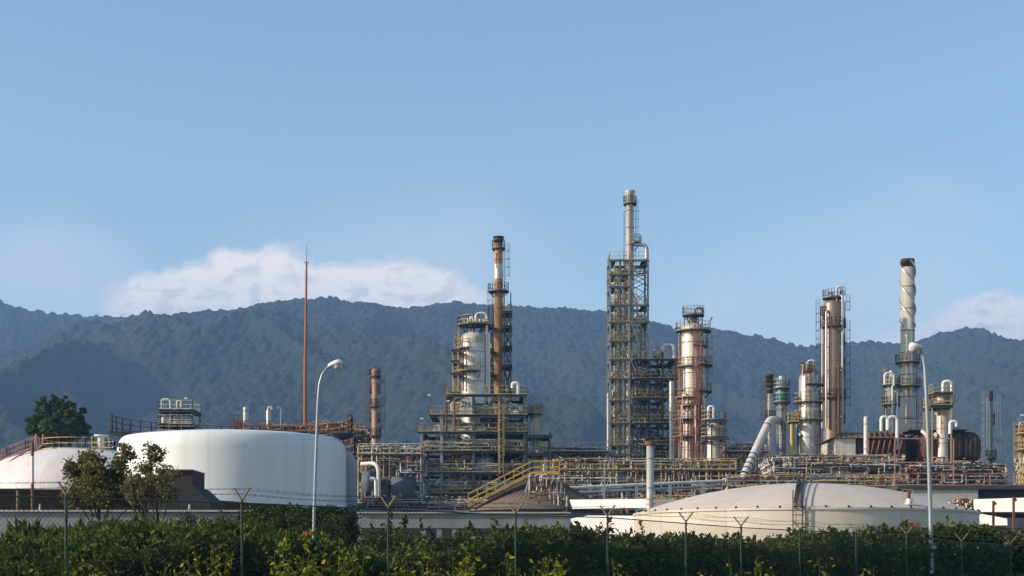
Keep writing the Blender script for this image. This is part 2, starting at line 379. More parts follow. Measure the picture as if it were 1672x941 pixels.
# ------------------------------------------------------------------ steel frame
def steel_frame(name, label, cat, pxs, Y0, Y1, levels, top, postmat='blue_steel', beammat=None, railmat='yellow_rail', rows=2, braces='sides', pw=.32, bracemat=None, work=10, deck=True,
                workmats=PIPE_W, panels=(), group=None, backdeck=True, wr=(.05,.13), ov=.18, full=False, bt=.13, bd=.32, strip=0):
    """pxs: post px positions with own top py {px: py}; levels: list of (py, px_left, px_right, railing?)"""
    beammat = beammat or postmat; bracemat = bracemat or postmat
    Ym = (Y0+Y1)/2; xs = sorted(pxs)
    root = thing(name, label, cat, (X((xs[0]+xs[-1])/2, Y0), Ym, 0), group)
    yr = [Y0+(Y1-Y0)*i/(rows-1) for i in range(rows)]
    wx = {p: X(p, Y0) for p in xs}
    for p in xs:
        for y in yr:
            mb = MB('pale_steel' if p in (688, 721) and y == yr[0] else postmat); x = wx[p]; zt = Z(pxs[p], Y0); h = pw/2  # sunlit look of the two left front posts put into a paler steel
            mb.box(x-h, x+h, y-h, y-h+.05, 0, zt); mb.box(x-h, x+h, y+h-.05, y+h, 0, zt); mb.box(x-.03, x+.03, y-h+.05, y+h-.05, 0, zt)   # an H section
            mb.build('post', root, root=root)
    levels = sorted(levels, key=lambda l: -l[0]); zprev = 0
    for li, (py, pl, pr_, rl) in enumerate(levels):
        z = Z(py, Y0); xl, xr = X(pl, Y0), X(pr_, Y0)
        mb = MB(beammat)
        for y in (yr[0]-.04, yr[-1]+.04): mb.box(xl-.2, xr+.2, y-.1, y+.1, z-bd, z-.04)
        for p in xs:
            if pl-3 <= p <= pr_+3: mb.box(wx[p]-.1, wx[p]+.1, yr[0]+.1, yr[-1]-.1, z-.40, z-.05)
        mb.build('beam', root, root=root)
        if deck:
            db = MB('grating')
            if strip:
                db.box(xl-ov, xr+ov, yr[0]-ov-.05, yr[0]+strip, z-.035, z+.03); db.box(xl-ov, xr+ov, yr[-1]-strip, yr[-1]+ov+.05, z-.035, z+.03)
                for xa_ in (xl-ov, xr+ov-.9): db.box(xa_, xa_+.9, yr[0]+strip, yr[-1]-strip, z-.034, z+.029)
            else: db.box(xl-ov, xr+ov, yr[0]-ov-.05, yr[-1]+ov+.05, z-.035, z+.03)
            d = db.build('deck', root, root=root)
            if rl:
                rb = MB(railmat); e = ov
                rb.rail([(xl-e+.03, yr[0]-e, z+.03), (xr+e-.03, yr[0]-e, z+.03), (xr+e-.03, yr[-1]+e, z+.03), (xl-e+.03, yr[-1]+e, z+.03)], 1.1, 1.3, .048, closed=True)
                rb.build('railing', d, root=root)
        # diagonal bracing below this level
        bb = MB(bracemat); q = [p for p in xs if full or pl-3 <= p <= pr_+3]; any_ = False
        if braces != 'none' and z-zprev > 1.5:
            for bi, (a, b) in enumerate(zip(q, q[1:])):
                if braces == 'all' or (braces == 'sides' and bi in (0, len(q)-2)):
                    for y in (yr[0], yr[-1]):
                        if bi % 2 == li % 2 or braces == 'all' : bb.bar((wx[a], y, zprev), (wx[b], y, z-.3), bt)
                        if bi % 2 != li % 2 or braces == 'all' : bb.bar((wx[b], y+.02, zprev), (wx[a], y+.02, z-.3), bt)
                        any_ = True
            for p in (q[0], q[-1]) if q else ():
                bb.bar((wx[p], yr[0], zprev), (wx[p], yr[-1], z-.3), bt); any_ = True
        if any_: bb.build('brace', root, root=root)
        if work:
            wb = MB(); zt = z-.5
            if zt-zprev > 1.2: pipework(wb, xl+.2, xr-.2, yr[0]+.2, yr[-1]-.3, zprev+.1, zprev+.1+(zt-zprev)*.72, int(work*2.0*(xr-xl)/8*(zt-zprev)/3), wr, workmats, .9); pipework(wb, xl+.2, xr-.2, yr[0]+.1, yr[0]+(yr[-1]-yr[0])*.5, zprev+.1, zprev+.1+(zt-zprev)*.5, int(work*1.3*(xr-xl)/8), (.04,.09), ['white_pipe']*4+['cream_pipe']*3+['bright_yellow','red_oxide'], 2.0, (2,3), .9); wb.build('pipework', root, root=root)
        zprev = z
    for (pl, pr_, p0, p1, yy, mt) in panels:
        mb = MB(mt); mb.box(X(pl, Y0), X(pr_, Y0), yy-.08, yy+.08, Z(p1, Y0), Z(p0, Y0)); mb.build('shade_panel', root, root=root)  # dark sheet standing in for shade inside the frame
    return root
def drum(name, label, cat, px0, px1, py, Y, r, mat, base_py=None, group=None):
    """horizontal vessel on saddles"""
    x0, x1, z = X(px0, Y), X(px1, Y), Z(py, Y)
    root = thing(name, label, cat, ((x0+x1)/2, Y, z-r-.35), group)
    mb = MB(mat); n = 20; pr = []
    for j in range(6): a = PI/2*j/5; pr.append((x0+r*.5*(1-math.sin(a)), r*math.cos(PI/2-a)+.001))
    pr2 = [(x1-(x-x0), q) for x, q in reversed(pr)]; vs = []; pts = pr+pr2
    for (x, q) in pts:
        for j in range(n): a = 2*PI*j/n; vs.append((x, Y+q*math.cos(a), z+q*math.sin(a)))
    fs = [(i*n+j, i*n+(j+1) % n, (i+1)*n+(j+1) % n, (i+1)*n+j) for i in range(len(pts)-1) for j in range(n)]
    mb.add(vs, fs, True); mb.build('shell', root, root=root)
    for t in (.22, .78):
        sb = MB('grey_pipe'); x = x0+(x1-x0)*t; sb.box(x-.12, x+.12, Y-r*.8, Y+r*.8, z-r-.35, z-r*.55); sb.build('saddle', root, root=root)
    nb = MB(mat)
    for t in (.35, .6): x = x0+(x1-x0)*t; nb.tube([(x, Y, z+r*.9), (x, Y, z+r+.35)], .13, 8); nb.tube([(x, Y, z+r+.35), (x, Y, z+r+.43)], .2, 8)
    nb.build('nozzle', root, root=root)
    return root
# ================================================================== SETTING
# ground sheet out to the hills
m, nt, bs = new_mat('ground')
v = coords(nt); c = mix(nt, ramp(nt, noise(nt, v, .02, 6), .35, .65), (.06,.065,.03), (.12,.11,.085))
c = mix(nt, ramp(nt, noise(nt, v, 1.5, 5), .3, .7), c, (.05,.06,.03)); nt.links.new(c, bs.inputs['Base Color']); bs.inputs['Roughness'].default_value = .95
M['ground'] = m
mb = MB('ground'); mb.add([(-3300,-60,0),(3300,-60,0),(3300,5300,0),(-3300,5300,0)], [(0,1,2,3)])
tag(mb.build('ground'), kind='structure')

# wooded hills: two ridges built as terrain with individual crown bumps
def vnoise(x, y, seed):
    """value noise on arrays"""
    xi = np.floor(x).astype(np.int64); yi = np.floor(y).astype(np.int64); fx = x-xi; fy = y-yi
    fx = fx*fx*(3-2*fx); fy = fy*fy*(3-2*fy)
    def h(a, b):
        n = (a*374761393 + b*668265263 + seed*1442695041) & 0x7fffffff
        n = ((n ^ (n >> 13))*1274126177) & 0x7fffffff
        return ((n ^ (n >> 16)) & 0xffff)/65535.
    return (h(xi,yi)*(1-fx)+h(xi+1,yi)*fx)*(1-fy)+(h(xi,yi+1)*(1-fx)+h(xi+1,yi+1)*fx)*fy
def fbm(x, y, seed, o=4):
    s_ = 0; a = .5
    for i in range(o): s_ = s_+a*vnoise(x*2**i, y*2**i, seed+i); a *= .5
    return s_
def crowns(x, y, cell, seed):
    """height of the tree crown over each point: one domed crown per jittered cell"""
    gx = np.floor(x/cell).astype(np.int64); gy = np.floor(y/cell).astype(np.int64); best = np.zeros_like(x)
    for dx in (-1,0,1):
        for dy in (-1,0,1):
            a = gx+dx; b = gy+dy
            def h(k):
                n = (a*73856093 ^ b*19349663 ^ (seed+k)*83492791) & 0x7fffffff
                n = ((n ^ (n >> 11))*1103515245+12345) & 0x7fffffff
                return ((n >> 8) & 0xffff)/65535.
            px_ = (a+.15+.7*h(1))*cell; py_ = (b+.15+.7*h(2))*cell; R = cell*(.55+.35*h(3)); H = cell*(.30+.68*h(4))
            d = ((x-px_)**2+(y-py_)**2)/(R*R)
            best = np.maximum(best, np.where(d < 1, H*np.sqrt(np.maximum(0, 1-d)), 0))
    return best
ms = bpy.data.materials.new('forest'); 
m, nt, bs = new_mat('forest')
v = coords(nt); vo = nt.nodes.new('ShaderNodeTexVoronoi'); vo.inputs['Scale'].default_value = .085; nt.links.new(v, vo.inputs['Vector'])
c = mix(nt, vo.outputs['Color'], (.010,.020,.011), (.060,.068,.032))
c = mix(nt, ramp(nt, noise(nt, v, .004, 5), .38, .62), c, (.030,.048,.026)); c = mix(nt, ramp(nt, noise(nt, v, .35, 4), .4, .7), c, (.014,.022,.012))
nt.links.new(c, bs.inputs['Base Color']); bs.inputs['Roughness'].default_value = .9; bs.inputs['Specular IOR Level'].default_value = .1
b = nt.nodes.new('ShaderNodeBump'); b.inputs['Strength'].default_value = 1; b.inputs['Distance'].default_value = 3.5
nt.links.new(noise(nt, v, .28, 5, .7), b.inputs['Height']); nt.links.new(b.outputs[0], bs.inputs['Normal']); M['forest'] = m
def hills(name, prof, Yr, Yf, Yb, nx, ny, x0, x1, cell, seed, amp):
    pp = np.array(prof, float); xr = (pp[:,0]-CX)/F*Yr; zr = EYE+(HZ-pp[:,1])/F*Yr
    xs = np.linspace(x0, x1, nx); t = np.linspace(0, 1, ny)
    Xg, Tg = np.meshgrid(xs, t)
    ridge = np.interp(xs, xr, zr)
    Yl = Yr + 160*(fbm(xs/700, xs*0, seed+50, 3)-.45)*2
    Tb = .86
    Yg = np.where(Tg < Tb, Yf+(Yl-Yf)*(Tg/Tb)**.9, Yl+(Yb-Yl)*(Tg-Tb)/(1-Tb))
    u = np.clip((Yg-Yf)/(Yl-Yf), 0, 1); ub = np.clip((Yg-Yl)/(Yb-Yl), 0, 1)
    ridgeY = ridge*(Yl/Yr)
    base = ridgeY*(u**1.15*(1.25-.25*u))*(1-ub**1.3*.9)
    wx = Xg+180*(fbm(Xg/600, Yg/600, seed+9)-.5)*2+(.16*(Yg-Yl))
    sp = 1-np.abs(2*fbm(wx/430, Yg/1500, seed, 3)*1.15-1.0)*1.6
    sp2 = 1-np.abs(2*fbm(wx/170, Yg/500, seed+3, 3)*1.15-1.0)*1.6
    env = np.sin(PI*np.clip(u, 0, 1))**.8*(1-ub)
    z = base+amp*env*(sp-.55)+amp*.38*env*(sp2-.5)+6*(fbm(Xg/60, Yg/60, seed+7)-.5)
    tree = crowns(Xg, Yg, cell, seed)+.45*crowns(Xg, Yg, cell*.5, seed+4)+.35*crowns(Xg, Yg, cell*2.1, seed+8)*vnoise(Xg/90, Yg/90, seed+12)
    z = z-cell*.55+tree
    z = np.where(u <= .001, -.5, z); z[-1,:] = -.5
    V = np.stack([Xg, Yg, z], -1).reshape(-1, 3)
    i = np.arange(nx*ny).reshape(ny, nx); a = i[:-1,:-1].ravel(); b_ = i[:-1,1:].ravel(); c_ = i[1:,1:].ravel(); d = i[1:,:-1].ravel()
    fc = np.stack([a,b_,c_,d], 1)
    me = bpy.data.meshes.new(name); me.vertices.add(len(V)); me.vertices.foreach_set('co', V.ravel())
    me.loops.add(fc.size); me.loops.foreach_set('vertex_index', fc.ravel().astype(np.int32))
    me.polygons.add(len(fc)); me.polygons.foreach_set('loop_start', np.arange(0, fc.size, 4, dtype=np.int32)); me.polygons.foreach_set('loop_total', np.full(len(fc), 4, np.int32))
    me.polygons.foreach_set('use_smooth', np.ones(len(fc), bool)); me.materials.append(M['forest']); me.update(); me.validate()
    o = bpy.data.objects.new(name, me); COL.objects.link(o); return tag(o, kind='structure')
near_prof = [(-400,700),(-150,668),(0,640),(100,606),(200,572),(300,541),(350,531),(400,520),(450,510),(500,504),(545,496),(580,502),(620,499),(660,507),(700,502),(740,495),(780,501),(830,502),(870,505),(930,509),(985,517),(1050,529),(1110,541),(1160,537),(1200,546),(1250,555),(1300,570),(1330,563),(1400,562),(1450,572),(1500,556),(1530,554),(1600,566),(1672,578),(1800,590),(2100,600)]
far_prof = [(-400,470),(-150,480),(0,492),(60,507),(130,517),(200,519),(260,527),(310,534),(380,545),(480,560),(700,600),(1000,640),(2000,700)]
hills('wooded_hills', near_prof, 3000, 1250, 3600, 1080, 640, -1330, 1330, 11, 3, 140)
hills('far_wooded_hills', far_prof, 3450, 2700, 4100, 560, 280, -1560, 300, 11, 21, 90)

# ================================================================== STORAGE TANKS
def lathe_tank(name, label, cx, cy, prof, mat, n=96):
    root = thing(name, label, 'storage tank', (cx, cy, 0)); mb = MB(mat); mb.lathe(cx, cy, prof, n); sh = mb.build('shell', root, root=root); return root, sh
# big white tank
Y = 152; cx = X(380, Y); R = S(184, Y); zr = Z(717, Y); zt = Z(706, Y)
def knuckle(R, zr, zt, k=3.0, kz=3.6):
    pr = [(R, 0), (R, zr-kz)]
    for j in range(1, 9): a = PI/2*j/8; pr.append((R-k*(1-math.cos(a)), zr-kz+kz*math.sin(a)))
    for j in range(1, 9): t = j/8; pr.append(((R-k)*(1-t)+.01, zr+(zt-zr)*(1-(1-t)**2)))
    return pr
tankB, sh = lathe_tank('storage_tank', 'large white dome-shouldered storage tank, the tallest tank, behind the first street lamp', cx, Y, knuckle(R, zr, zt, .7, 1.5), 'tank_white')
mb = MB('rusty_steel'); pts = [((cx+(R+.6)*math.cos(a)), Y+(R+.6)*math.sin(a), zr+.55) for a in [PI*(-.06+1.12*j/26) for j in range(27)]]
mb.rail(pts, 1.6, 2.2, .07, mids=2); mb.build('railing', tankB, root=tankB)
mb = MB('grating'); mb.sector(cx, Y, zr+.55, .15, R-1.2, R+.7, -.06*PI, 1.06*PI, 40); mb.build('walkway', tankB, root=tankB)
mb = MB('concrete_pale')
for j in range(40): a = PI*2*j/40; x, y = cx+(R-3.2)*math.cos(a), Y+(R-3.2)*math.sin(a); mb.box(x-.06, x+.06, y-.06, y+.06, zr, zr+.25)
mb.build('roof_bracket', tankB, root=tankB)
# grey panelled tank just behind it
Y = 168; cx2 = X(476, Y); R2 = S(107, Y); t2, sh = lathe_tank('storage_tank', 'grey panelled storage tank, only its right edge showing past the large white tank', cx2, Y, knuckle(R2, Z(735, Y), Z(730, Y), 1.2, 2.2), 'tank_grey')
mb = MB('rusty_steel'); mb.rail([((cx2+R2*.96*math.cos(a)), Y+R2*.96*math.sin(a), Z(738,Y)) for a in [-1.0+2.6*j/16 for j in range(17)]], 1.5, 1.6, .07); mb.build('railing', t2, root=t2)
mb = MB('pale_steel'); mb.ladder(X(571, Y), Y-R2*.45, 2, Z(724, Y), -.6); mb.build('ladder', t2, root=t2)
# low cream tank at the frame's left
Y = 180; cx = X(128, Y); R = S(168, Y)
def px_prof(Y, c, pts): return [(S(abs(x-c), Y)+.01, Z(y, Y)) for x, y in pts]
tA, sh = lathe_tank('storage_tank', 'low cream storage tank with a rounded shoulder behind the olive shrubs', cx, Y, [(R, 0), (R, Z(797, Y))]+px_prof(Y, 128, [(-34,785),(-14,768),(14,752),(44,741),(70,736.5),(100,735),(128,734)]), 'tank_cream')
mb = MB('yellow_rail'); r_ = S(58, Y); zz = Z(737, Y)
mb.rail([(cx+r_*math.cos(a), Y+r_*math.sin(a), zz) for a in [2*PI*j/28 for j in range(28)]], 1.25, 1.6, .08, closed=True); mb.build('railing', tA, root=tA)
mb = MB('pink_primer')
sp = [(cx-S(168-q, Y), Y-S(20, Y)-.0, Z(yy, Y)+.25) for q, yy in ((-2,800),(34,770),(62,754),(92,742),(110,737))]
for off in (0, 1.0): mb.rail([(p[0], p[1]-off, p[2]) for p in sp], 1.2, 1.3, .07)
for a, b in zip(sp, sp[1:]):
    k = 10
    for i in range(k): q = Vector(a).lerp(Vector(b), i/k); mb.box(q.x-.13, q.x+.13, q.y-1.0, q.y, q.z, q.z+.05)
mb.build('stair', tA, root=tA)
mb = MB('pink_primer')
for dx in (0, .8): mb.tube(bend([(X(22,Y)+dx, Y-R*.75, Z(800,Y)), (X(48,Y)+dx, Y-R*.6, Z(764,Y)+.3), (X(75,Y)+dx, Y-R*.35, Z(737,Y)+.3), (X(76,Y)+dx, Y-R*.35, Z(714,Y))], 1, 3), .11, 6)
mb.build('pipe', tA, root=tA)
mb = MB('tank_white'); mb.tube([(X(176,Y), Y-3, Z(736,Y)), (X(176,Y), Y-3, Z(716,Y))], .35, 10); mb.tube([(X(176,Y), Y-3, Z(717,Y)), (X(176,Y), Y-3, Z(714,Y))], .75, 10)
mb.mat('yellow_rail'); mb.rail([(X(165,Y),Y-4,Z(736,Y)),(X(192,Y),Y-4,Z(736,Y))], 1.3, .8, .08); mb.build('roof_vent', tA, root=tA)
# broad cream dome tank at the right
Y = 92; cx = X(1312, Y); R = S(276, Y); zr = EYE+(HZ-829)/F*(Y-R); zt = Z(790, Y)
tD, sh = lathe_tank('storage_tank', 'broad low tank with a shallow dome roof and a caged ladder up its face', cx, Y, [(R, 0), (R, zr)], 'dome_cream', 120)
Rs = (R*R+(zt-zr)**2)/(2*(zt-zr)); pr = [(R, zr)]
for j in range(1, 17): r_ = R*(1-j/16)+.01; pr.append((r_, zr+math.sqrt(Rs*Rs-r_*r_)-(Rs-(zt-zr))))
mb = MB('dome_cream'); mb.lathe(cx, Y, pr, 120); mb.build('roof', tD, root=tD)
mb = MB('dome_cream'); mb.lathe(cx, Y, [(R, zr-.10), (R+.07, zr-.10), (R+.07, zr+.02), (R-.05, zr+.06)], 120, False)
mb.mat('dark_steel')
for j in range(26): a = -PI*(.02+.96*j/25); x, y = cx+(R+.02)*math.cos(a), Y+(R+.02)*math.sin(a); mb.box(x-.05, x+.05, y-.05, y+.05, zr+.0, zr+.12)
mb.build('rim', tD, root=tD)
mb = MB('dark_steel'); xl = X(1306, Y-R)-.12
def domez(r): return zr+math.sqrt(Rs*Rs-r*r)-(Rs-(zt-zr))
yy0 = Y-math.sqrt(R*R-(xl-cx)**2)
mb.ladder(xl, yy0-.28, 0, zr+.9, -PI/2, cage=False, t=.05); mb.mat('red_oxide'); mb.ladder(xl+.16, yy0-.22, 0, zr+.5, -PI/2, cage=False, t=.03)
prev = None; mb.mat('dark_steel')
for j in range(15):
    r_ = R*(1-j/14.5); y = Y-r_; p = (xl+(cx-xl)*j/14.5, y, domez(math.hypot(xl+(cx-xl)*j/14.5-cx, Y-y))+.05)
    if prev:
        for g in (-.17, .17): mb.bar((prev[0]+g, prev[1], prev[2]), (p[0]+g, p[1], p[2]), .04); mb.bar((prev[0]+g, prev[1], prev[2]+.3), (p[0]+g, p[1], p[2]+.3), .045)
        for q in range(4):
            a = Vector(prev).lerp(Vector(p), q/4); mb.bar((a.x-.17, a.y, a.z), (a.x+.17, a.y, a.z), .03)
        mb.bar((p[0]-.17, p[1], p[2]), (p[0]-.17, p[1], p[2]+.3), .04)
    prev = p
mb.build('ladder', tD, root=tD)
mb = MB('rusty_steel'); x = X(1480, Y-R*.8); y = Y-math.sqrt(R*R-(x-cx)**2)
mb.tube([(x, y+.6, zr), (x, y+.6, zr+.9)], .10, 8); mb.mat('white_pipe'); mb.tube([(x, y+.6, zr+.2), (x+.05, y+.6, zr+.5)], .17, 8); mb.mat('yellow_rail'); mb.rail([(x-.25,y+.9,zr+.1),(x+.3,y+.9,zr+.1)], .9, .5, .03); mb.build('roof_vent', tD, root=tD)
mb = MB('red_oxide'); x = X(1487, Y-R*.8); y = Y-math.sqrt(R*R-(x-cx)**2); mb.tube([(x, y-.02, zr-.85), (x, y-.5, zr-.85)], .14, 8); mb.tube([(x-.35, y-.3, zr-.8), (x+.2, y-.3, zr-.8)], .05, 6); mb.build('nozzle', tD, root=tD)
# brown ribbed cone-roof tank with a yellow stair over it
Y = 150; cx = X(882, Y); R = S(112, Y); ze = Z(833, Y); za = Z(771, Y)
tC, sh = lathe_tank('storage_tank', 'brown cone-roofed tank below the yellow rooftop stairway', cx, Y, [(R, 0), (R, ze)], 'concrete_dark', 64)
mb = MB('roof_brown'); mb.lathe(cx, Y, [(R+.2, ze-.15), (R+.2, ze), (R*.55, ze+(za-ze)*.47), (.01, za)], 96)
for j in range(64):
    a = 2*PI*j/64; c, s_ = math.cos(a), math.sin(a); mb.bar((cx+R*c, Y+R*s_, ze+.06), (cx+R*.55*c, Y+R*.55*s_, ze+(za-ze)*.47+.05), .04); mb.bar((cx+R*.55*c, Y+R*.55*s_, ze+(za-ze)*.47+.05), (cx+.3*c, Y+.3*s_, za), .035)
mb.build('roof', tC, root=tC)
root = thing('rooftop_stairway', 'bright yellow stairway with handrails climbing the brown cone roof', 'stairway', (cx-R, Y-2.5, ze))
p0 = Vector((X(766, Y), Y-3.2, Z(828, Y))); p1 = Vector((X(868, Y), Y-3.2, Z(776, Y))); p2 = Vector((X(912, Y), Y-3.2, Z(775, Y)))
for off in (0, 1.1):
    mb = MB('bright_yellow'); o = Vector((0, off, 0)); mb.rail([p0+o, p1+o, p2+o], 1.1, .9, .055); mb.build('railing', root, root=root)
mb = MB('yellow_rail')
for g in (0, 1.1): mb.bar(p0+Vector((0,g,-.1)), p1+Vector((0,g,-.1)), .12)
k = 30
for i in range(k): q = p0.lerp(p1, i/k); mb.box(q.x-.15, q.x+.15, q.y, q.y+1.1, q.z, q.z+.05)
mb.box(p1.x, p2.x, p1.y, p1.y+1.1, p1.z-.1, p1.z)
mb.build('tread', root, root=root)
mb = MB('pale_steel')
for px_ in (862, 871, 886, 908): x = X(px_, Y); mb.bar((x, Y-3.1, 0), (x, Y-3.1, p1.z-.1), .14)
for px_ in (868, 905): x = X(px_, Y); mb.tube(bend([(x, Y-3.3, p1.z-.2), (x-.6, Y-3.6, p1.z-1.5), (x-.3, Y-3.8, 3)], .8, 4), .08, 6)
mb.build('support_post', root, root=root)
mb = MB(); pipework(mb, X(864,145), X(925,145), 144, 147, Z(836,145), Z(776,145), 70, (.03,.07), ['cream_pipe']*2+['white_pipe']+['pink_primer','rusty_steel','rusty_steel','dark_steel','grey_pipe']*2, 4, (2,3), .4); pm_ = thing('pipe_manifold', 'tangle of cream and rusty pipes over the right flank of the brown cone roof', 'manifold', (X(895,145), 145, 0))
mb.build('pipework', pm_, root=pm_)
# ================================================================== TOWERS AND COLUMNS
# flare-like stack inside the tall lattice tower
FULL = (0, 360)
column('chimney_stack', 'tallest slim silver stack rising out of the open steel tower', 'chimney', 1028.5, 13, 312, 226, 'stack_silver', dome=False, flare=.35, soot=None, bands=2.4, bandmat='rusty_steel',
       plats=((333, 11, 0, 359), (398, 19, -70, 30)), ladders=((420, 334, 40), (600, 426, -120)), railmat='yellow_rail', ladmat='rusty_steel', pipes=((170, 470, 345, .05, 'rusty_steel'),), nozz=False)
mb = MB('dark_steel'); zt = Z(316, 226); x = X(1018, 226)
# ------- tall open tower
tower = steel_frame('steel_tower', 'tall open steel tower with X bracing around the tallest stack', 'steel tower', {996:424, 1027:424, 1058:424}, 223.5, 228.5,
    [(742,996,1058,0),(727,996,1027,1),(691,996,1027,1),(654,996,1058,0),(618,996,1027,1),(587,996,1058,1),(557,996,1027,1),(526,996,1058,1),(498,996,1058,1),(468,996,1027,1),(448,996,1027,1),(425,996,1058,1)],
    424, 'pale_steel', 'blue_steel', 'yellow_rail', braces='all', pw=.28, work=16, bracemat='blue_steel', full=True, bt=.09, ov=.05, bd=.2, strip=1.0, workmats=['cream_pipe']*3+['yellow_rail']*5+['galvanised']+['rusty_steel']*2+['bright_yellow']*3)
mb = MB('stack_silver'); gx = X(1043, 226); mb.tube(bend([(gx-.8,225,Z(402,226)), (X(1055,226),225,Z(402,226)), (X(1055,226),225,Z(425,226))], .9, 5), .28, 10); mb.build('pipe', tower, root=tower)
for px_, y0, y1, r_, mt in ((1003,730,436,.14,'yellow_rail'),(1008,745,440,.20,'cream_pipe'),(1012,760,430,.14,'grey_pipe'),(1017,760,470,.24,'stack_silver'),(1020,700,430,.1,'yellow_rail'),(1040,760,500,.12,'cream_pipe'),(1046,760,520,.16,'grey_pipe')):
    mb = MB(mt); mb.tube([(X(px_,225), 224, Z(y0,225)), (X(px_,225), 224, Z(y1,225))], r_, 8)
    for j in range(7): z = Z(y0,225)+(Z(y1,225)-Z(y0,225))*(j+.5)/7; mb.tube([(X(px_,225),224,z),(X(px_,225),224,z+.12)], r_*1.7, 8, True, False)
    mb.build('pipe', tower, root=tower)
mb = MB('grey_pipe')
for i, (ya, yb) in enumerate(((742,727),(727,691),(691,654),(654,618),(618,587),(587,557),(557,526),(526,498),(498,468),(468,448),(448,425))):
    xa, xb = (1030, 1042) if i % 2 else (1042, 1030); p0 = Vector((X(xa,223),222.9,Z(ya,223))); p1 = Vector((X(xb,223),222.9,Z(yb,223)))
    mb.bar(p0, p1, .14); mb.bar(p0+Vector((0,.8,0)), p1+Vector((0,.8,0)), .14); mb.bar(p0+Vector((0,0,1)), p1+Vector((0,0,1)), .07)
mb.build('stair', tower, root=tower)
column('pipe_riser', 'slim round-topped pale riser left of the open steel tower', 'vessel', 993, 4.2, 642, 222, 'stack_pale', bands=6, nozz=False)
# ------- dark process structure between the tower and the striped column
steel_frame('process_structure', 'dark multi-deck steel structure between the open tower and the cream column', 'process structure', {1040:587, 1060:587, 1082:575, 1103:587}, 222, 230,
    [(750,1036,1103,1),(727,1058,1103,1),(691,1036,1103,1),(650,1036,1090,1),(618,1036,1106,1),(587,1036,1103,1)], 587, 'dark_steel', 'dark_steel', 'yellow_rail', rows=2, braces='all', pw=.26, work=26, strip=1.6, bd=.24, bt=.10,
    workmats=['dark_steel']*6+['grey_pipe']*3+['white_pipe']*2+['galvanised']*2+['yellow_rail']*2+['rusty_steel'], wr=(.06,.2))
for i, (p0, p1, py, r_, mt, lb) in enumerate(((1044,1062,640,1.0,'vessel_grey','grey horizontal drum on the dark structure, third deck from its top'),(1066,1084,579,.7,'vessel_cream','small cream drum on the top deck of the dark structure'),
      (1042,1056,607,.8,'vessel_white','white drum on the dark structure, second deck from its top, by the tower'),(1070,1096,680,1.1,'vessel_grey','long grey drum low in the dark structure'),(1046,1066,716,1.2,'vessel_white','white horizontal drum near the foot of the dark structure'))):
    drum('horizontal_drum', lb, 'process drum', p0, p1, py, 226, r_, mt)
c_ = thing('overhead_pipe', 'thick white hairpin pipe on top of the dark structure', 'pipe', (X(1090,226), 226, Z(587,226)))
mb = MB('white_pipe'); gooseneck(mb, X(1081,226), 225, Z(587,226), Z(565,226), S(18,226), S(22,226), .24); mb.build('bend', c_, root=c_)
column('tall_vessel', 'slim round-topped grey vessel left of the cream column', 'vessel', 1096.5, 8, 622, 217, 'stack_silver', bands=3.4, nozz=False)
# ------- cream column with red ladders
col5, cx, cy, R, z1 = column('distillation_column', 'cream column with red ladders and a railed crown platform on legs', 'column', 1132, 39, 527, 212, 'vessel_cream',
    plats=((541, 29, -200, 40), (566, 24, -95, 30), (597, 31, -75, 60), (599, 27, 160, 260), (640, 31, -85, 20), (650, 28, 170, 265), (664, 30, 170, 290), (686, 33, 150, 380), (714, 33, 150, 380)),
    ladders=((780, 686, -100), (686, 541, -88), (640, 560, -20), (760, 600, 190)), ladmat='red_oxide', railmat='yellow_rail', bands=2.0, bandmat='red_oxide',
    pipes=((-65, 775, 560, .16, 'red_oxide'), (-118, 780, 650, .12, 'pink_primer'), (188, 775, 545, .10, 'yellow_rail'), (215, 770, 600, .09, 'rusty_steel'), (-50, 775, 640, .1, 'cream_pipe'), (-78, 775, 600, .08, 'pink_primer')))
platform(col5, cx, cy, Z(515, 212), .3, S(18, 212), 0, 2*PI-.02, 'pale_steel')
mb = MB('rusty_steel')
for a in range(6): t = a*PI/3; mb.bar((cx+R*.75*math.cos(t), cy+R*.75*math.sin(t), z1-.9), (cx+R*.75*math.cos(t), cy+R*.75*math.sin(t), Z(515,212)), .12)
gooseneck(mb, cx+.3, cy, z1, Z(503,212), .9, 1.2, .12); mb.tube([(cx, cy, z1-.2), (cx, cy, Z(511,212))], .3, 10); mb.bar((cx+2.2,cy,Z(524,212)),(cx+S(31,212),cy,Z(518,212)),.14)
mb.build('overhead_pipe', col5, root=col5)
mb = MB(); pipework(mb, X(1101,211), X(1150,211), 207.5, 210.5, Z(780,211), Z(665,211), 0, (.05,.12), ['pink_primer']*4+['red_oxide']*4+['cream_pipe']*2+['rusty_steel']*2, 1.3)
for a_, b_ in ((1100,1111),(1129,1144)): pipework(mb, X(a_,211), X(b_,211), 208, 210, Z(780,211), Z(650,211), 16, (.04,.08), ['pink_primer']*3+['red_oxide']*3+['cream_pipe']*3, 2.2)
mb.build('pipework', col5, root=col5)
mb = MB('red_oxide')
for px_ in (1103, 1107, 1137, 1141): mb.bar((X(px_,208), 208, 0), (X(px_,208), 208, Z(655 if px_ < 1120 else 600,208)), .11)
for py in (770,750,730,705,680,660): mb.bar((X(1103,208),208,Z(py,208)),(X(1141,208),208,Z(py,208)),.07)
mb.build('support_frame', col5, root=col5)
col6, *_ = column('separator_vessel', 'shorter white vessel under a hairpin pipe, right of the cream column', 'vessel', 1166, 27, 683, 205, 'vessel_cream', plats=((686, 20, -180, 20), (714, 22, -180, 0)), ladders=((775, 690, -60),), ladmat='rusty_steel', pipes=((-110,770,695,.1,'dark_steel'),))
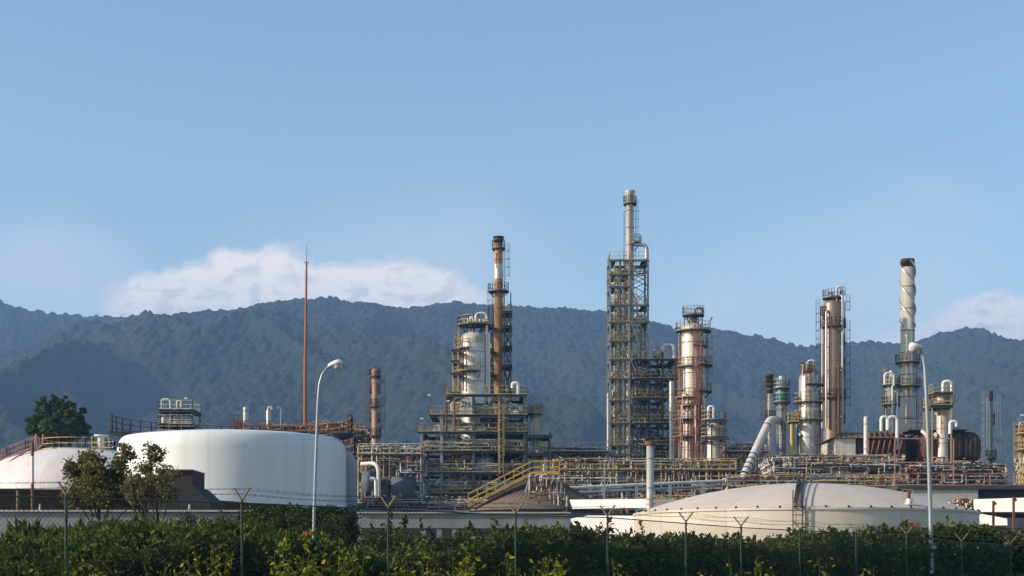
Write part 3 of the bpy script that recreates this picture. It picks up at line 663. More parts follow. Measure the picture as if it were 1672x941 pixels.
f6 = steel_frame('support_frame', 'dark steel posts and decks standing around the shorter white vessel', 'steel frame', {1153:686, 1184:686}, 202, 209, [(714,1153,1188,0),(686,1153,1184,0)], 686, 'dark_steel', braces='none', work=4, pw=.18, deck=False)
c_ = thing('hairpin_pipe', 'white hairpin pipe above the shorter white vessel', 'pipe', (X(1158,205), 205, Z(686,205))); mb = MB('white_pipe'); gooseneck(mb, X(1156,205), 204.3, Z(700,205), Z(665,205), S(8,205), S(22,205), .2); mb.build('bend', c_, root=c_)
# ------- unit with the big silver reactor
V1, cx, cy, R, z1 = column('reactor_vessel', 'wide silver reactor with a rust-stained dome inside the left structure', 'reactor', 774, 43, 541, 210, 'vessel_white', plats=((570, 31, 150, 250), (608, 33, 160, 290)), bands=1.9, ladders=((608, 545, 200),), ladmat='yellow_rail',
    pipes=((200, 640, 560, .13, 'yellow_rail'), (175, 660, 555, .12, 'yellow_rail'), (228, 640, 575, .1, 'rusty_steel'), (-20, 700, 545, .16, 'white_pipe')))
mb = MB('soot'); # heat-blued dome band
sb = MB('stack_main'); sb.lathe(cx, cy, [(R+.03, z1-R*.95), (R+.03, z1-R*.62)]+[((R+.03)*math.cos(PI/2*j/7)+.001, z1-R*.62+(R*.62+.03)*math.sin(PI/2*j/7)) for j in range(1,8)], 32); sb.build('dome', V1, root=V1)
platform(V1, cx, cy, Z(531,210), .4, S(27,210), 0, 2*PI-.02, 'yellow_rail')
mb = MB('dark_steel')
for a in range(8): t = a*PI/4; mb.bar((cx+R*.7*math.cos(t), cy+R*.7*math.sin(t), z1-.8), (cx+R*.8*math.cos(t), cy+R*.8*math.sin(t), Z(531,210)), .14)
mb.build('support_leg', V1, root=V1)
mb = MB('white_pipe'); gooseneck(mb, X(777,210), cy-.8, Z(533,210), Z(513,210), S(18,210), S(120,210), .16); gooseneck(mb, X(768,210), cy, Z(533,210), Z(519,210), S(5,210), S(12,210), .2)
mb.mat('rusty_steel'); gooseneck(mb, X(762,210), cy, Z(533,210), Z(513,210), -S(13,210), .4, .08); mb.mat('cream_pipe')
for px_ in (759,765,784,790): mb.tube([(X(px_,210), cy-1, Z(531,210)), (X(px_,210), cy-1, Z(523,210))], .18, 8)
pipework(mb, X(752,210), X(798,210), cy-1.5, cy+1.5, Z(531,210), Z(520,210), 12, (.05,.1)); mb.build('overhead_pipe', V1, root=V1)
# service towers beside the reactor
steel_frame('service_tower', 'slim yellow piping tower climbing the left side of the silver reactor', 'steel tower', {739:575, 748:540}, 207, 210, [(640,739,748,0),(608,739,752,1),(588,739,748,0),(570,739,752,1)], 540, 'yellow_rail', 'dark_steel', 'yellow_rail', braces='none', pw=.15, work=14, deck=False, workmats=['yellow_rail','cream_pipe','rusty_steel','yellow_rail'])
column('chimney_stack', 'rust-brown chimney rising behind the silver reactor', 'chimney', 814, 13.5, 387, 216, 'stack_rust', dome=False, flare=.25, soot=398, bands=3.2, bandmat='rusty_steel', taper=.12,
    plats=((406, 11, 0, 359), (476, 17, 0, 359)), ladders=((476, 406, 20), (640, 476, 200)), railmat='pale_steel', ladmat='dark_steel', pipes=((-110, 440, 415, .05, 'dark_steel'),), nozz=False)
o = [q for q in bpy.data.objects if q.get('label') == 'rust-brown chimney rising behind the silver reactor'][0]
mb = MB('stack_silver'); r_ = S(6.75,216)*1.015+.03; mb.lathe(o.location.x, 216, [(r_, Z(456,216)), (r_*.99, Z(432,216))], 32); mb.build('metal_sleeve', o, root=o)
steel_frame('ladder_tower', 'narrow lattice ladder tower against the right side of the rust-brown chimney', 'ladder tower', {823:478, 834:478}, 213, 217, [(640,823,834,0),(596,823,834,0),(565,823,834,0),(532,823,834,0),(508,823,834,1)], 478, 'dark_steel', braces='all', pw=.14, work=8, bracemat='dark_steel')
steel_frame('lattice_mast', 'thin piping mast between the silver reactor and the rust-brown chimney', 'steel mast', {798:500, 805:500}, 213, 216, [(640,798,805,0),(608,798,805,1),(570,798,805,0),(530,798,805,0)], 500, 'dark_steel', braces='all', pw=.12, work=16, workmats=['dark_steel','rusty_steel','grey_pipe','white_pipe'])
U1 = steel_frame('process_structure', 'stepped multi-deck blue-grey structure around the silver reactor', 'process structure', {688:706, 721:672, 773:645, 815:645, 857:645}, 203.5, 212.5,
    [(822,688,857,0),(807,688,857,1),(772,688,857,1),(737,688,857,1),(706,688,857,1),(678,706,857,1),(645,733,855,1)], 645, 'blue_steel', 'blue_steel', 'yellow_rail', rows=2, braces='sides', pw=.36, work=30, wr=(.05,.17), ov=.4, bd=.26,
    strip=1.7, panels=((776,856,690,768,211.8,'concrete_dark'),(778,856,773,828,208.2,'concrete_dark')), workmats=PIPE_W+['cream_pipe','white_pipe','white_pipe','yellow_rail']*4)  # near-black panels added for the deep shade of the right bays
mb = MB('white_pipe'); gooseneck(mb, X(846,207), 207, Z(645,207), Z(626,207), -S(9,207), S(8,207), .26); mb.build('overhead_pipe', U1, root=U1)
mb = MB('yellow_rail')
for px_ in (815, 822): mb.bar((X(px_,202.9),202.9,Z(772,200)),(X(px_,202.9),202.9,Z(655,200)),.13)
mb.ladder(X(818.5,202.9),202.8,Z(772,200),Z(655,200),-PI/2); mb.build('ladder', U1, root=U1)
mb = MB('rusty_steel')
for px_ in (729, 742): mb.tube(bend([(X(px_,202),202,Z(706,202)),(X(px_,202),202,Z(645+(px_-729)*.5,202)),(X(px_+9,202),203,Z(645+(px_-729)*.5,202))],.5,3),.13,8)
floodlight(mb, X(707,201), 201, Z(678,201), 2.4, -.5); floodlight(mb, X(724,201), 201, Z(672,201), 1.2, .6); floodlight(mb, X(690,201), 201, Z(706,201), 1.6, -.1)
mb.build('pipe', U1, root=U1)
mb = MB('soot')
for (px_, py, w_) in ((753,657,.9),):   # stencilled letters 2N painted on the white casing
    pass
cs = thing('white_enclosure', 'white boxed enclosure stencilled 2N on the upper deck of the left structure', 'enclosure', (X(760,203), 203.6, Z(678,203)))
mb = MB('vessel_cream'); mb.box(X(751,203), X(771,203), 203.2, 204.4, Z(677.8,203), Z(652,203)); mb.build('panel', cs, root=cs)
cu = bpy.data.curves.new('stencil', 'FONT'); cu.body = '2N'; cu.size = .95; cu.extrude = .01; tx = bpy.data.objects.new('stencil', cu); COL.objects.link(tx)
dg = bpy.context.evaluated_depsgraph_get(); me = bpy.data.meshes.new_from_object(tx.evaluated_get(dg)); bpy.data.objects.remove(tx)
tx = bpy.data.objects.new('lettering', me); COL.objects.link(tx); me.materials.clear(); me.materials.append(M['soot']); tx.parent = cs; tx.rotation_euler = (PI/2, 0, 0); tx.location = (X(752,203)-cs.location.x, 203.18-cs.location.y, Z(664,203)-cs.location.z)
column('shade_vessel', 'broad vessel added to darken the right bays of the left structure', 'vessel', 792, 34, 688, 209.5, 'concrete_dark', bands=2.2, nozz=False)  # near-black vessel added to give the right bays their shade
for (p0, p1, py, Yd, r_, mt, lb) in ((724,752,727,205,1.1,'vessel_white','white horizontal drum on the second full deck of the left structure'),(778,806,762,205,1.3,'vessel_grey','grey horizontal drum behind the yellow railing in the left structure'),
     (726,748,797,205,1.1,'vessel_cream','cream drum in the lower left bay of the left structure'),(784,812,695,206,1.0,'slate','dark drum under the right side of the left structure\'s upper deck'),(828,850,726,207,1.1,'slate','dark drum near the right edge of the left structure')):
    drum('horizontal_drum', lb, 'process drum', p0, p1, py, Yd, r_, mt)
column('chimney_stack', 'pale stubby stack with a yellow cap right of the left structure', 'chimney', 873.5, 13.5, 661, 206, 'stack_pale', dome=True, soot=None, bands=2.2, plats=((676, 13, 0, 359),), ladders=((760,676,-50),), pipes=((-120,760,690,.09,'white_pipe'),))
o = [q for q in bpy.data.objects if q.get('label') == 'pale stubby stack with a yellow cap right of the left structure'][0]
mb = MB('yellow_rail'); r_ = S(6.9,206)+.02; mb.lathe(o.location.x, 206, [(r_, Z(670,206)), (r_, Z(664.5,206))]+[(r_*math.cos(PI/2*j/6)+.001, Z(664.5,206)+(Z(660.5,206)-Z(664.5,206))*math.sin(PI/2*j/6)) for j in range(1,7)], 20); mb.build('cap', o, root=o)
column('separator_vessel', 'small white vessel at the foot of the yellow-capped stack', 'vessel', 890, 9, 742, 204, 'vessel_white', nozz=False)
steel_frame('pipe_bridge', 'dark steel bridge frame behind the yellow-capped stack', 'pipe bridge', {860:710, 898:706}, 203, 208, [(740,858,900,0),(711,858,899,0)], 710, 'dark_steel', braces='none', pw=.26, work=14)
# ------- small rust stack on the left
column('chimney_stack', 'small ringed rust-red stack standing alone before the hills', 'chimney', 612, 10.5, 602, 240, 'stack_tan', dome=True, bands=4.0, bandmat='rusty_steel', taper=.15,
    plats=((615, 9.5, 0, 359), (640, 9, -40, 200), (664, 9, 100, 330), (686, 9.5, -60, 180), (712, 10.5, 0, 359)), ladders=((735,615,190),(735,615,0)), railmat='rusty_steel', ladmat='rusty_steel', nozz=False)
# ------- right group
column('chimney_stack', 'thin pale stack with a long blackened top beside the teal-topped column', 'chimney', 1257.5, 9, 612, 212, 'stack_pale', dome=False, flare=.15, soot=643, bands=3, plats=((628, 8, 150, 300), (685, 9, 0, 359)), ladders=((760,628,200),), railmat='rusty_steel', nozz=False)
c8, cx, cy, R, z1 = column('absorber_column', 'pale blue-grey column with a teal-painted head', 'column', 1276.5, 17, 621, 206, 'vessel_grey', dome=False, bands=2.6, bandmat='band', plats=((634, 14, 0, 359), (657, 14, 0, 359)), ladders=((657,625,-60),(770,657,-110)), railmat='galvanised', ladmat='dark_steel', pipes=((-75,770,690,.06,'dark_steel'),), nozz=False)
mb = MB('teal_paint'); mb.lathe(cx, cy, [(R+.03, Z(662,206)), (R*1.02+.05, Z(632,206)), (R*.95, Z(630,206))], 32); mb.mat('galvanised'); mb.tube([(cx,cy,z1),(cx,cy,z1+.5)], R*.6, 12); mb.build('head', c8, root=c8)
d = thing('flue_duct', 'fat pale duct slanting down to the left from the teal-topped column', 'duct', (X(1212,203), 203, Z(780,203)))
mb = MB('stack_pale'); mb.tube(bend([(X(1270,205),205,Z(686,205)),(X(1257,204),204,Z(686,204)),(X(1213,198),198,Z(780,198)),(X(1205,198),198,0)], 1.6, 6), S(6.8,201), 20)
a = Vector((X(1257,204),204,Z(686,204))); b = Vector((X(1213,198),198,Z(780,198)))
mb.mat('dark_steel')
for t in (.1,.62,.70,.78,.86,.94): q = a.lerp(b, t); dd = (b-a).normalized(); mb.tube([q, q+dd*.14], S(6.8,201)+.05, 20, True, False)
mb.build('duct', d, root=d)
c9, cx, cy, R, z1 = column('distillation_column', 'white column ringed with three platforms, teal-topped neighbour on its left', 'column', 1320, 31, 609, 205, 'vessel_white', plats=((629, 26, -110, 40), (657, 24, -190, 60), (686, 24, -190, 60)), ladders=((686,612,-100),(760,690,-60)), ladmat='rusty_steel', bands=1.9,
    pipes=((-30, 770, 640, .11, 'red_oxide'), (200, 770, 650, .1, 'dark_steel')))
platform(c9, cx, cy, Z(606,205), .3, S(12,205), 0, 2*PI-.02, 'rusty_steel')
mb = MB('white_pipe'); gooseneck(mb, cx-.1, cy, z1-.4, Z(589,205), S(12,205), S(52,205), .15); mb.mat('yellow_rail'); mb.tube([(cx+.5,cy-.6,z1-.5),(cx+.5,cy-.6,z1+1.2)], .18, 8); mb.tube([(cx-.8,cy-.6,z1-.8),(cx-.8,cy-.6,z1+1)], .14, 8); pipework(mb, cx-1, cx+1, cy-1, cy+1, z1-.2, z1+1.3, 8, (.05,.09)); mb.build('overhead_pipe', c9, root=c9)
yt = thing('yellow_riser', 'bright yellow riser with a crown of railings between two pale columns', 'pipe', (X(1293,203), 203, 0))
mb = MB('bright_yellow'); mb.tube([(X(1293,203),203,0),(X(1293,203),203,Z(688,203))], .22, 10); mb.tube([(X(1298,203),203,0),(X(1298,203),203,Z(705,203))], .1, 8)
mb.rail([(X(1287,203),202,Z(690,203)),(X(1303,203),202,Z(690,203)),(X(1303,203),204,Z(690,203)),(X(1287,203),204,Z(690,203))], 1.1, .9, .08, closed=True); mb.mat('grating'); mb.box(X(1287,203),X(1303,203),202,204,Z(690,203)-.1,Z(690,203)); mb.build('riser', yt, root=yt)
c10, cx, cy, R, z1 = column('distillation_column', 'tall brown-stained column, the tallest of the right group\'s domed columns', 'column', 1360, 31, 489, 212, 'vessel_brown', bands=2.6, plats=((534, 21, -250, 20), (560, 20, -40, 25), (590, 20, -30, 25), (515, 21, 165, 215), (610, 20, -40, 25), (650, 21, 150, 390), (690, 20, -40, 25)),
    ladders=((534,492,0),(690,534,-2),(650,500,182)), ladmat='dark_steel', railmat='rusty_steel', pipes=((-52,700,485,.15,'galvanised'),(-132,700,510,.16,'vessel_white'),(195,700,500,.09,'white_pipe'),(-75,760,600,.14,'rusty_steel')))
platform(c10, cx, cy, Z(487,212), .3, S(17,212), 0, 2*PI-.02, 'pale_steel')
mb = MB('white_pipe'); gooseneck(mb, cx+.3, cy-.9, z1-.4, Z(470,212), S(13,212), S(14,212), .14); mb.mat('galvanised'); pipework(mb, cx-1, cx+1, cy-1, cy+1, z1-.3, z1+1.1, 8, (.05,.1)); mb.build('overhead_pipe', c10, root=c10)
column('tall_vessel', 'slim cream vessel with a red-rusted foot before the brown heater roof', 'vessel', 1414, 7.5, 680, 196, 'stack_pale', bands=3, pipes=((-70,755,720,.1,'red_oxide'),), nozz=False)
st3, cx, cy, R, z1 = column('chimney_stack', 'broad stack with helical strakes around its sooty upper half', 'chimney', 1482, 21.5, 424, 214, 'stack_main', nozz=False, dome=False, soot=429, bands=2.9, taper=.28, bandmat='rusty_steel', plats=((592, 20, 0, 359), (631, 21, 0, 359)), ladders=((592,560,-20),(631,592,-20),(720,631,-20)), railmat='yellow_rail', ladmat='rusty_steel')
for q in range(3):
    mb = MB('stack_silver'); vs = []; n = 90; za, zb = Z(534,214), Z(427,214); tot = 2*PI*1.15
    for i in range(n+1):
        a = -q*2*PI/3-.4-tot*i/n; z = za+(zb-za)*i/n
        for rr, dz in ((R*1.0, -.12), (R*1.24, -.12), (R*1.24, .12), (R*1.0, .12)): vs.append((cx+rr*math.cos(a), cy+rr*math.sin(a), z+dz))
    mb.add(vs, [(4*i+j, 4*i+(j+1) % 4, 4*i+4+(j+1) % 4, 4*i+4+j) for i in range(n) for j in range(4)]); mb.build('helical_strake', st3, root=st3)
c11, cx, cy, R, z1 = column('separator_vessel', 'slender grey column under a hairpin pipe, left of the straked stack', 'vessel', 1455, 19, 618, 209, 'vessel_grey', dome=False, plats=((629, 15, 0, 359), (661, 15, 0, 359)), ladders=((629,600,200),(661,630,-60)), railmat='yellow_rail', bands=1.8, pipes=((-95,720,630,.12,'white_pipe'),(-60,720,640,.12,'white_pipe'),(200,720,640,.1,'rusty_steel')))
mb = MB('white_pipe'); gooseneck(mb, X(1459.5,207), 207, Z(630,207), Z(609,207), -S(15,207), S(19,207), .15); mb.tube([(cx,cy,z1-.2),(cx,cy,z1+1)], .2, 8); mb.build('overhead_pipe', c11, root=c11)
c12, cx, cy, R, z1 = column('reactor_vessel', 'short cream vessel caged by yellow decks above the right-hand brown heater', 'vessel', 1539, 19, 645, 203, 'vessel_cream', plats=((659, 19, -190, 20),), ladders=((705,660,-100),), bands=1.8, pipes=((-40,710,650,.12,'cream_pipe'),(-115,710,670,.08,'pink_primer')))
steel_frame('support_frame', 'yellow steel frame and deck around the short cream vessel', 'steel frame', {1522:645, 1553:641}, 201, 205, [(641,1528,1553,1),(662,1522,1553,1)], 645, 'yellow_rail', 'dark_steel', 'yellow_rail', braces='none', pw=.16, work=8, deck=True)
hp = thing('hairpin_pipe', 'white hairpin pipe topping the short cream vessel at the right', 'pipe', (X(1545,202), 202, Z(645,202))); mb = MB('white_pipe'); gooseneck(mb, X(1540,202), 202, Z(645,202), Z(623,202), S(14,202), S(36,202), .24); mb.build('bend', hp, root=hp); mb = MB('white_pipe'); gooseneck(mb, X(1548,202), 201, Z(710,202), Z(690,202), S(10,202), S(8,202), .24); mb.build('bend', hp, root=hp)
hp = thing('hairpin_pipe', 'double white hairpin pipes over the left-hand brown heater', 'pipe', (X(1455,203), 203, Z(704,203))); mb = MB('white_pipe'); gooseneck(mb, X(1465,203), 203, Z(735,203), Z(681,203), -S(15,203), S(20,203), .24); mb.build('bend', hp, root=hp); mb = MB('white_pipe'); gooseneck(mb, X(1439,203), 203, Z(704,203), Z(681,203), S(10,203), S(22,203), .22); mb.build('bend', hp, root=hp)
column('chimney_stack', 'thin black-topped green stack near the right edge', 'chimney', 1618, 5.5, 639, 214, 'green_stack', dome=False, soot=655, bands=3, plats=((748, 9, 0, 359),(690,7,0,90)), ladders=((780,655,0),(780,650,190)), railmat='yellow_rail', ladmat='galvanised', nozz=False, pipes=((180,780,652,.05,'grey_pipe'),))
c13, cx, cy, R, z1 = column('distillation_column', 'pink-primed tower cut off by the right edge of the photo', 'column', 1680, 24, 692, 198, 'pink_primer', bands=2.5, plats=((709, 21, 120, 300),(735, 23, 120, 300),(764, 21, 120, 300)), ladders=((790,700,185),(780,712,200)), pipes=((190,780,690,.12,'cream_pipe'),))
mb = MB('bright_yellow'); pipework(mb, X(1657,196), X(1668,196), 194, 196, Z(800,196), Z(748,196), 40, (.04,.09), ['bright_yellow','yellow_rail','cream_pipe'], 1.2); floodlight(mb, X(1664,197), 197, Z(690,197), .8, .4); mb.build('pipework', c13, root=c13)
# ------- brown fired heaters
h1 = thing('fired_heater', 'brown fired heater with a hipped roof, pale end wall facing left', 'furnace', (X(1420,208), 208, 0))
xa, xb, xc = X(1363,203), X(1397,203), X(1480,203); zw, ze, zp = 0, Z(716,203), Z(703,203)
mb = MB('vessel_cream'); mb.box(xa+.1, xb, 203, 214, zw, ze); mb.build('end_wall', h1, root=h1)
mb = MB('cladding_brown'); mb.box(xb+.01, xc, 203.3, 214, zw, ze); mb.build('wall', h1, root=h1)
mb = MB('roof_brown'); r0 = [(xa-.3,202.6,ze),(xc,202.6,ze),(xc,214.4,ze),(xa-.3,214.4,ze)]; r1 = [(X(1383,203),206.5,zp),(xc,206.5,zp),(xc,210.5,zp),(X(1383,203),210.5,zp)]
mb.add(r0+r1, [(0,1,5,4),(1,2,6,5),(2,3,7,6),(3,0,4,7),(4,5,6,7)])
for t in [j/12 for j in range(13)]:
    x = xa-.3+(xc-xa+.3)*t; xt = max(x, X(1383,203)); mb.bar((x,202.55,ze+.03),(xt,206.5,zp+.05),.1)
mb.build('roof', h1, root=h1)
mb = MB('dark_steel')
for px_ in (1402,1418,1434,1450,1466): mb.box(X(px_,203)-.1, X(px_,203)+.1, 203.1, 203.29, 0, ze-.05)
mb.build('rib', h1, root=h1)
mb = MB('rusty_steel')
for k in range(7): x = X(1412+k*9,203); mb.tube(bend([(x,203,ze-2.5),(x+.3,202.4,ze-.6),(x+.9,204,ze+.6),(x+.9,205.5,ze+1.0)],.8,4), .13, 6)
mb.build('pipe', h1, root=h1)
h2 = thing('fired_heater', 'long dark red-brown fired heater with sloping ends, right of the straked stack', 'furnace', (X(1558,206), 208, 0))
prof = [(1503,755,0),(1503,716,0),(1518,703,0)]
def hexbox(mb, x0, x1, y0, y1, z0, zs, zt, cut):
    """long casing with chamfered upper edges and a raked right end"""
    sec = [(y0, z0), (y0, zs), (y0+cut, zt), (y1-cut, zt), (y1, zs), (y1, z0)]; L = [(x0, y, z) for y, z in sec]
    R_ = [(x1-1.2 if z == z0 else (x1 if z == zs else x1-4), y, z) for y, z in sec]; n = 6
    mb.add(L+R_, [(i, (i+1) % n, n+(i+1) % n, n+i) for i in range(n)]+[tuple(reversed(range(n))), tuple(range(n, 2*n))])
mb = MB('cladding_brown'); n = 18; vs = []; cols_ = []
for i in range(45):
    t = i/44; px_ = 1503+109*t; k = 1-.10*abs(math.cos(PI*t*3.0))**6
    if t > .86: k *= 1-.55*((t-.86)/.14)**1.5
    zc = (Z(761,203)+Z(703,203))/2; hz_ = (Z(703,203)-Z(761,203))/2
    for j in range(n):
        a = 2*PI*j/n; ca, sa = math.cos(a), math.sin(a); e = .62
        vs.append((X(px_,203), 207.6+5.0*k*math.copysign(abs(ca)**e, ca), zc-.0+hz_*k*math.copysign(abs(sa)**e, sa)))
mb.add(vs, [(i*n+j, i*n+(j+1) % n, (i+1)*n+(j+1) % n, (i+1)*n+j) for i in range(44) for j in range(n)]+[tuple(range(n)), tuple(range(44*n, 45*n))], False); mb.build('casing', h2, root=h2)
mb = MB('dark_steel')
for px_ in (1512,1522,1539.5,1548,1557.5,1566,1576,1584,1592):
    x = X(px_,203); zc = (Z(761,203)+Z(703,203))/2; hz_ = (Z(703,203)-Z(761,203))/2; q = []
    for k in range(13):
        a = -PI/2-PI/2*1.0+PI*k/12+PI; a = PI/2+PI*k/12; ca, sa = math.cos(a), math.sin(a); e = .62; q.append((x, 207.6+5.04*math.copysign(abs(ca)**e, ca), zc+hz_*1.01*math.copysign(abs(sa)**e, sa)))
    mb.tube(q, .09, 4, False, False)
mb.build('rib', h2, root=h2)
mb = MB('dark_steel')
for px_ in (1506,1530,1556,1582,1604):
    for y in (204, 211.6): mb.bar((X(px_,203),y,0),(X(px_,203),y,Z(757,203)),.4)
mb.build('leg', h2, root=h2)
mb = MB('grating'); mb.box(X(1488,203),X(1585,203),204,210,Z(702,203),Z(700.5,203)); mb.mat('yellow_rail'); mb.rail([(X(1488,203),204,Z(700.5,203)),(X(1585,203),204,Z(700.5,203))],1.1,2.2,.05); mb.build('walkway', h2, root=h2)
mb = MB('cream_pipe'); mb.tube(bend([(X(1517,202),202.4,Z(722,202)),(X(1514,202),202.2,Z(710,202)),(X(1509,202),203,Z(703,202))],1,4),.25,8); pipework(mb, X(1500,202), X(1606,202), 202, 204, Z(772,202), Z(752,202), 50, (.05,.12), ['dark_steel','rusty_steel','cream_pipe','yellow_rail','grey_pipe']); mb.build('pipework', h2, root=h2)
db = MB('concrete_dark'); db.box(X(1470,207), X(1505,207), 207, 214, 0, Z(722,207)); b_ = db.build('firebox', None, Vector((X(1488,207),210,0))); tag(b_, 'dark firebox block at the foot of the straked stack', 'firebox')
# ================================================================== PIPE RACKS
def pipe_rack(label, pl, pr_, Y0, Y1, tiers, n, step=26, postmat='grey_pipe', rail=None, railpy=None, dens=1.0, mats=PIPE_W, topz=None, wr=(.05,.14), longp=5, under=None):
    root = thing('pipe_rack', label, 'pipe rack', (X((pl+pr_)/2, Y0), (Y0+Y1)/2, 0)); xl, xr = X(pl, Y0), X(pr_, Y0)
    zt = Z(min(tiers), Y0)
    k = max(1, round((pr_-pl)/step))
    for i in range(k+1):
        x = xl+(xr-xl)*i/k; mb = MB(postmat); h = .14
        for y in (Y0, Y1): mb.box(x-h, x+h, y-h, y+h, 0, zt-.02)
        for t in tiers: mb.box(x-.11, x+.11, Y0+.15, Y1-.15, Z(t,Y0)-.36, Z(t,Y0)-.03)
        mb.build('bent', root, root=root)
    for t in tiers:
        z = Z(t, Y0)
        mb = MB(postmat)
        for y in (Y0-.02, Y1+.02): mb.box(xl-.3, xr+.3, y-.09, y+.09, z-.3, z-.05)
        mb.build('beam', root, root=root)
        for j in range(longp):
            y = Y0+.4+(Y1-Y0-.8)*j/max(1, longp-1); r_ = random.choice((.09,.12,.17,.24)); mb = MB(random.choice(mats)); e = random.uniform(0, .12)*(xr-xl)
            mb.tube([(xl-.4+e*(j % 2), y, z+r_), (xr+.4-e*((j+1) % 2), y, z+r_)], r_, 8); mb.build('pipe', root, root=root)
    mb = MB(); zb = Z(max(tiers), Y0)-2.5 if under is None else Z(under, Y0)
    pipework(mb, xl, xr, Y0-.6, Y1+.4, zb, zt+(.8 if topz is None else 0), int(n*dens*.6), wr, mats, .6); pipework(mb, xl, xr, Y0-.9, Y1+.4, zb, zt+.9, int(n*dens*1.3), (.035,.075), mats, 1.3, (2,4), .9); mb.build('pipework', root, root=root)
    if rail:
        z = Z(railpy, Y0); mb = MB(rail); mb.rail([(xl, Y0-.9, z), (xr, Y0-.9, z)], 1.15, 1.6, .075); mb.mat('grating'); mb.box(xl, xr, Y0-1.0, Y0-.1, z-.18, z); mb.build('walkway', root, root=root)
    return root
pipe_rack('pale pipe rack left of the left structure, behind the concrete wall', 586, 688, 186, 198, (776, 742), 260, 18, 'grey_pipe', 'cream_pipe', 742, under=828, mats=PIPE_W+['white_pipe']*3+['dark_steel']*4)
pipe_rack('low rack of rusty and white pipes at the foot of the left structure', 585, 860, 176, 182, (828,), 260, 30, 'grey_pipe', None, None, under=836, mats=['white_pipe','cream_pipe','rusty_steel','pink_primer','red_oxide','dark_steel','white_pipe'])
pipe_rack('rusty walkway and pipes linking the yellow-capped stack to the open tower', 880, 994, 214, 219, (742,), 90, 22, 'grey_pipe', 'cream_pipe', 738, under=775)
pipe_rack('tangled pipe rack with several tiers below the open tower', 905, 1200, 168, 186, (822, 800, 783, 768), 1050, 26, 'grey_pipe', 'yellow_rail', 768, mats=PIPE_W+['cream_pipe','yellow_rail','rusty_steel','dark_steel','dark_steel'], longp=4, under=842)
pipe_rack('long rack below the pale columns with an orange handrail', 1186, 1480, 164, 182, (806, 795), 700, 27, 'dark_steel', 'yellow_rail', 795, mats=PIPE_W+['bright_yellow']*2+['rusty_steel']*4+['dark_steel']*10, longp=4, topz=1, under=812)
pipe_rack('upper deck of pipework in front of the brown heaters', 1262, 1475, 190, 199, (757, 772), 420, 22, 'dark_steel', None, None, mats=PIPE_W+['white_pipe']*3+['dark_steel']*8, under=790, longp=3, topz=1)
pipe_rack('sparse pipework left of the fat slanting duct', 1186, 1250, 206, 212, (762, 738), 170, 16, 'grey_pipe', 'cream_pipe', 738, under=780)
pipe_rack('rack of small pipes under the long brown heater', 1478, 1640, 186, 198, (788, 772), 300, 24, 'dark_steel', None, None, mats=['dark_steel']*6+['red_oxide']*2+['cream_pipe','yellow_rail','white_pipe'], under=796, longp=3)
pipe_rack('rusty pipework seen over the right shoulder of the white tank', 505, 590, 196, 206, (716, 704), 170, 14, 'dark_steel', 'rusty_steel', 706, mats=['rusty_steel']*4+['cream_pipe']*3+['yellow_rail']*3+['dark_steel']*2+['pink_primer']*2, under=740)
pipe_rack('rust-red railing line above the roof of the white tank', 380, 505, 200, 206, (706,), 70, 20, 'dark_steel', 'rusty_steel', 704, mats=['rusty_steel']*4+['cream_pipe','yellow_rail','dark_steel'], under=720)
# big elbowed white duct at the left
d = thing('white_duct', 'thick white elbowed duct standing left of the left structure', 'duct', (X(619,182), 182, 0)); mb = MB('stack_pale')
mb.tube(bend([(X(588,182),184,Z(756,182)),(X(618,182),182,Z(756,182)),(X(619,182),182,0)],1.2,6),S(3.3,182),14); mb.mat('white_pipe'); mb.tube(bend([(X(604,181),181,Z(782,181)),(X(614,181),181,Z(782,181)),(X(614,181),181,0)],.6,5),.22,8); mb.build('duct', d, root=d)
mb = MB('rusty_steel'); x = X(637,190); mb.tube(bend([(x,190,Z(745,190)),(x,190,Z(723,190)),(x+S(14,190),190,Z(723,190)),(x+S(16,190),190,Z(738,190))],.5,5),.14,8); mb.build('pipe', d, root=d)
drum('horizontal_drum', 'stubby dark grey drum low behind the thick white duct', 'process drum', 592, 614, 790, 184, 1.4, 'slate')
drum('horizontal_drum', 'dark horizontal drum low between the white duct and the left structure', 'process drum', 640, 678, 800, 184, 1.5, 'slate')
# long pale pipes sloping along the front of the rack
lp = thing('header_pipe', 'pair of long pale header pipes crossing in front of the tangled rack', 'pipe', (X(1000,160), 160, Z(795,160)))
for (a, b, r_, mt) in (((905,798),(1190,785),.17,'white_pipe'),((918,806),(1190,793),.15,'galvanised')):
    mb = MB(mt); mb.tube([(X(a[0],160),160,Z(a[1],160)),(X(b[0],166),166,Z(b[1],166))], r_, 8); mb.build('pipe', lp, root=lp)
mb = MB('pale_steel')
for px_ in (910,930,985,1040,1095,1150): mb.bar((X(px_,161),161.3,0),(X(px_,161),161.3,Z(800-(px_-910)*.046,161)),.26)
mb.build('support_post', lp, root=lp)
lp = thing('equipment_platform', 'thin pale steel mast standing before the tangled rack', 'mast', (X(987,120), 120, 0)); mb = MB('pale_steel'); mb.bar((X(987,120),120,0),(X(987,120),120,Z(757,120)),.12); mb.build('post', lp, root=lp)
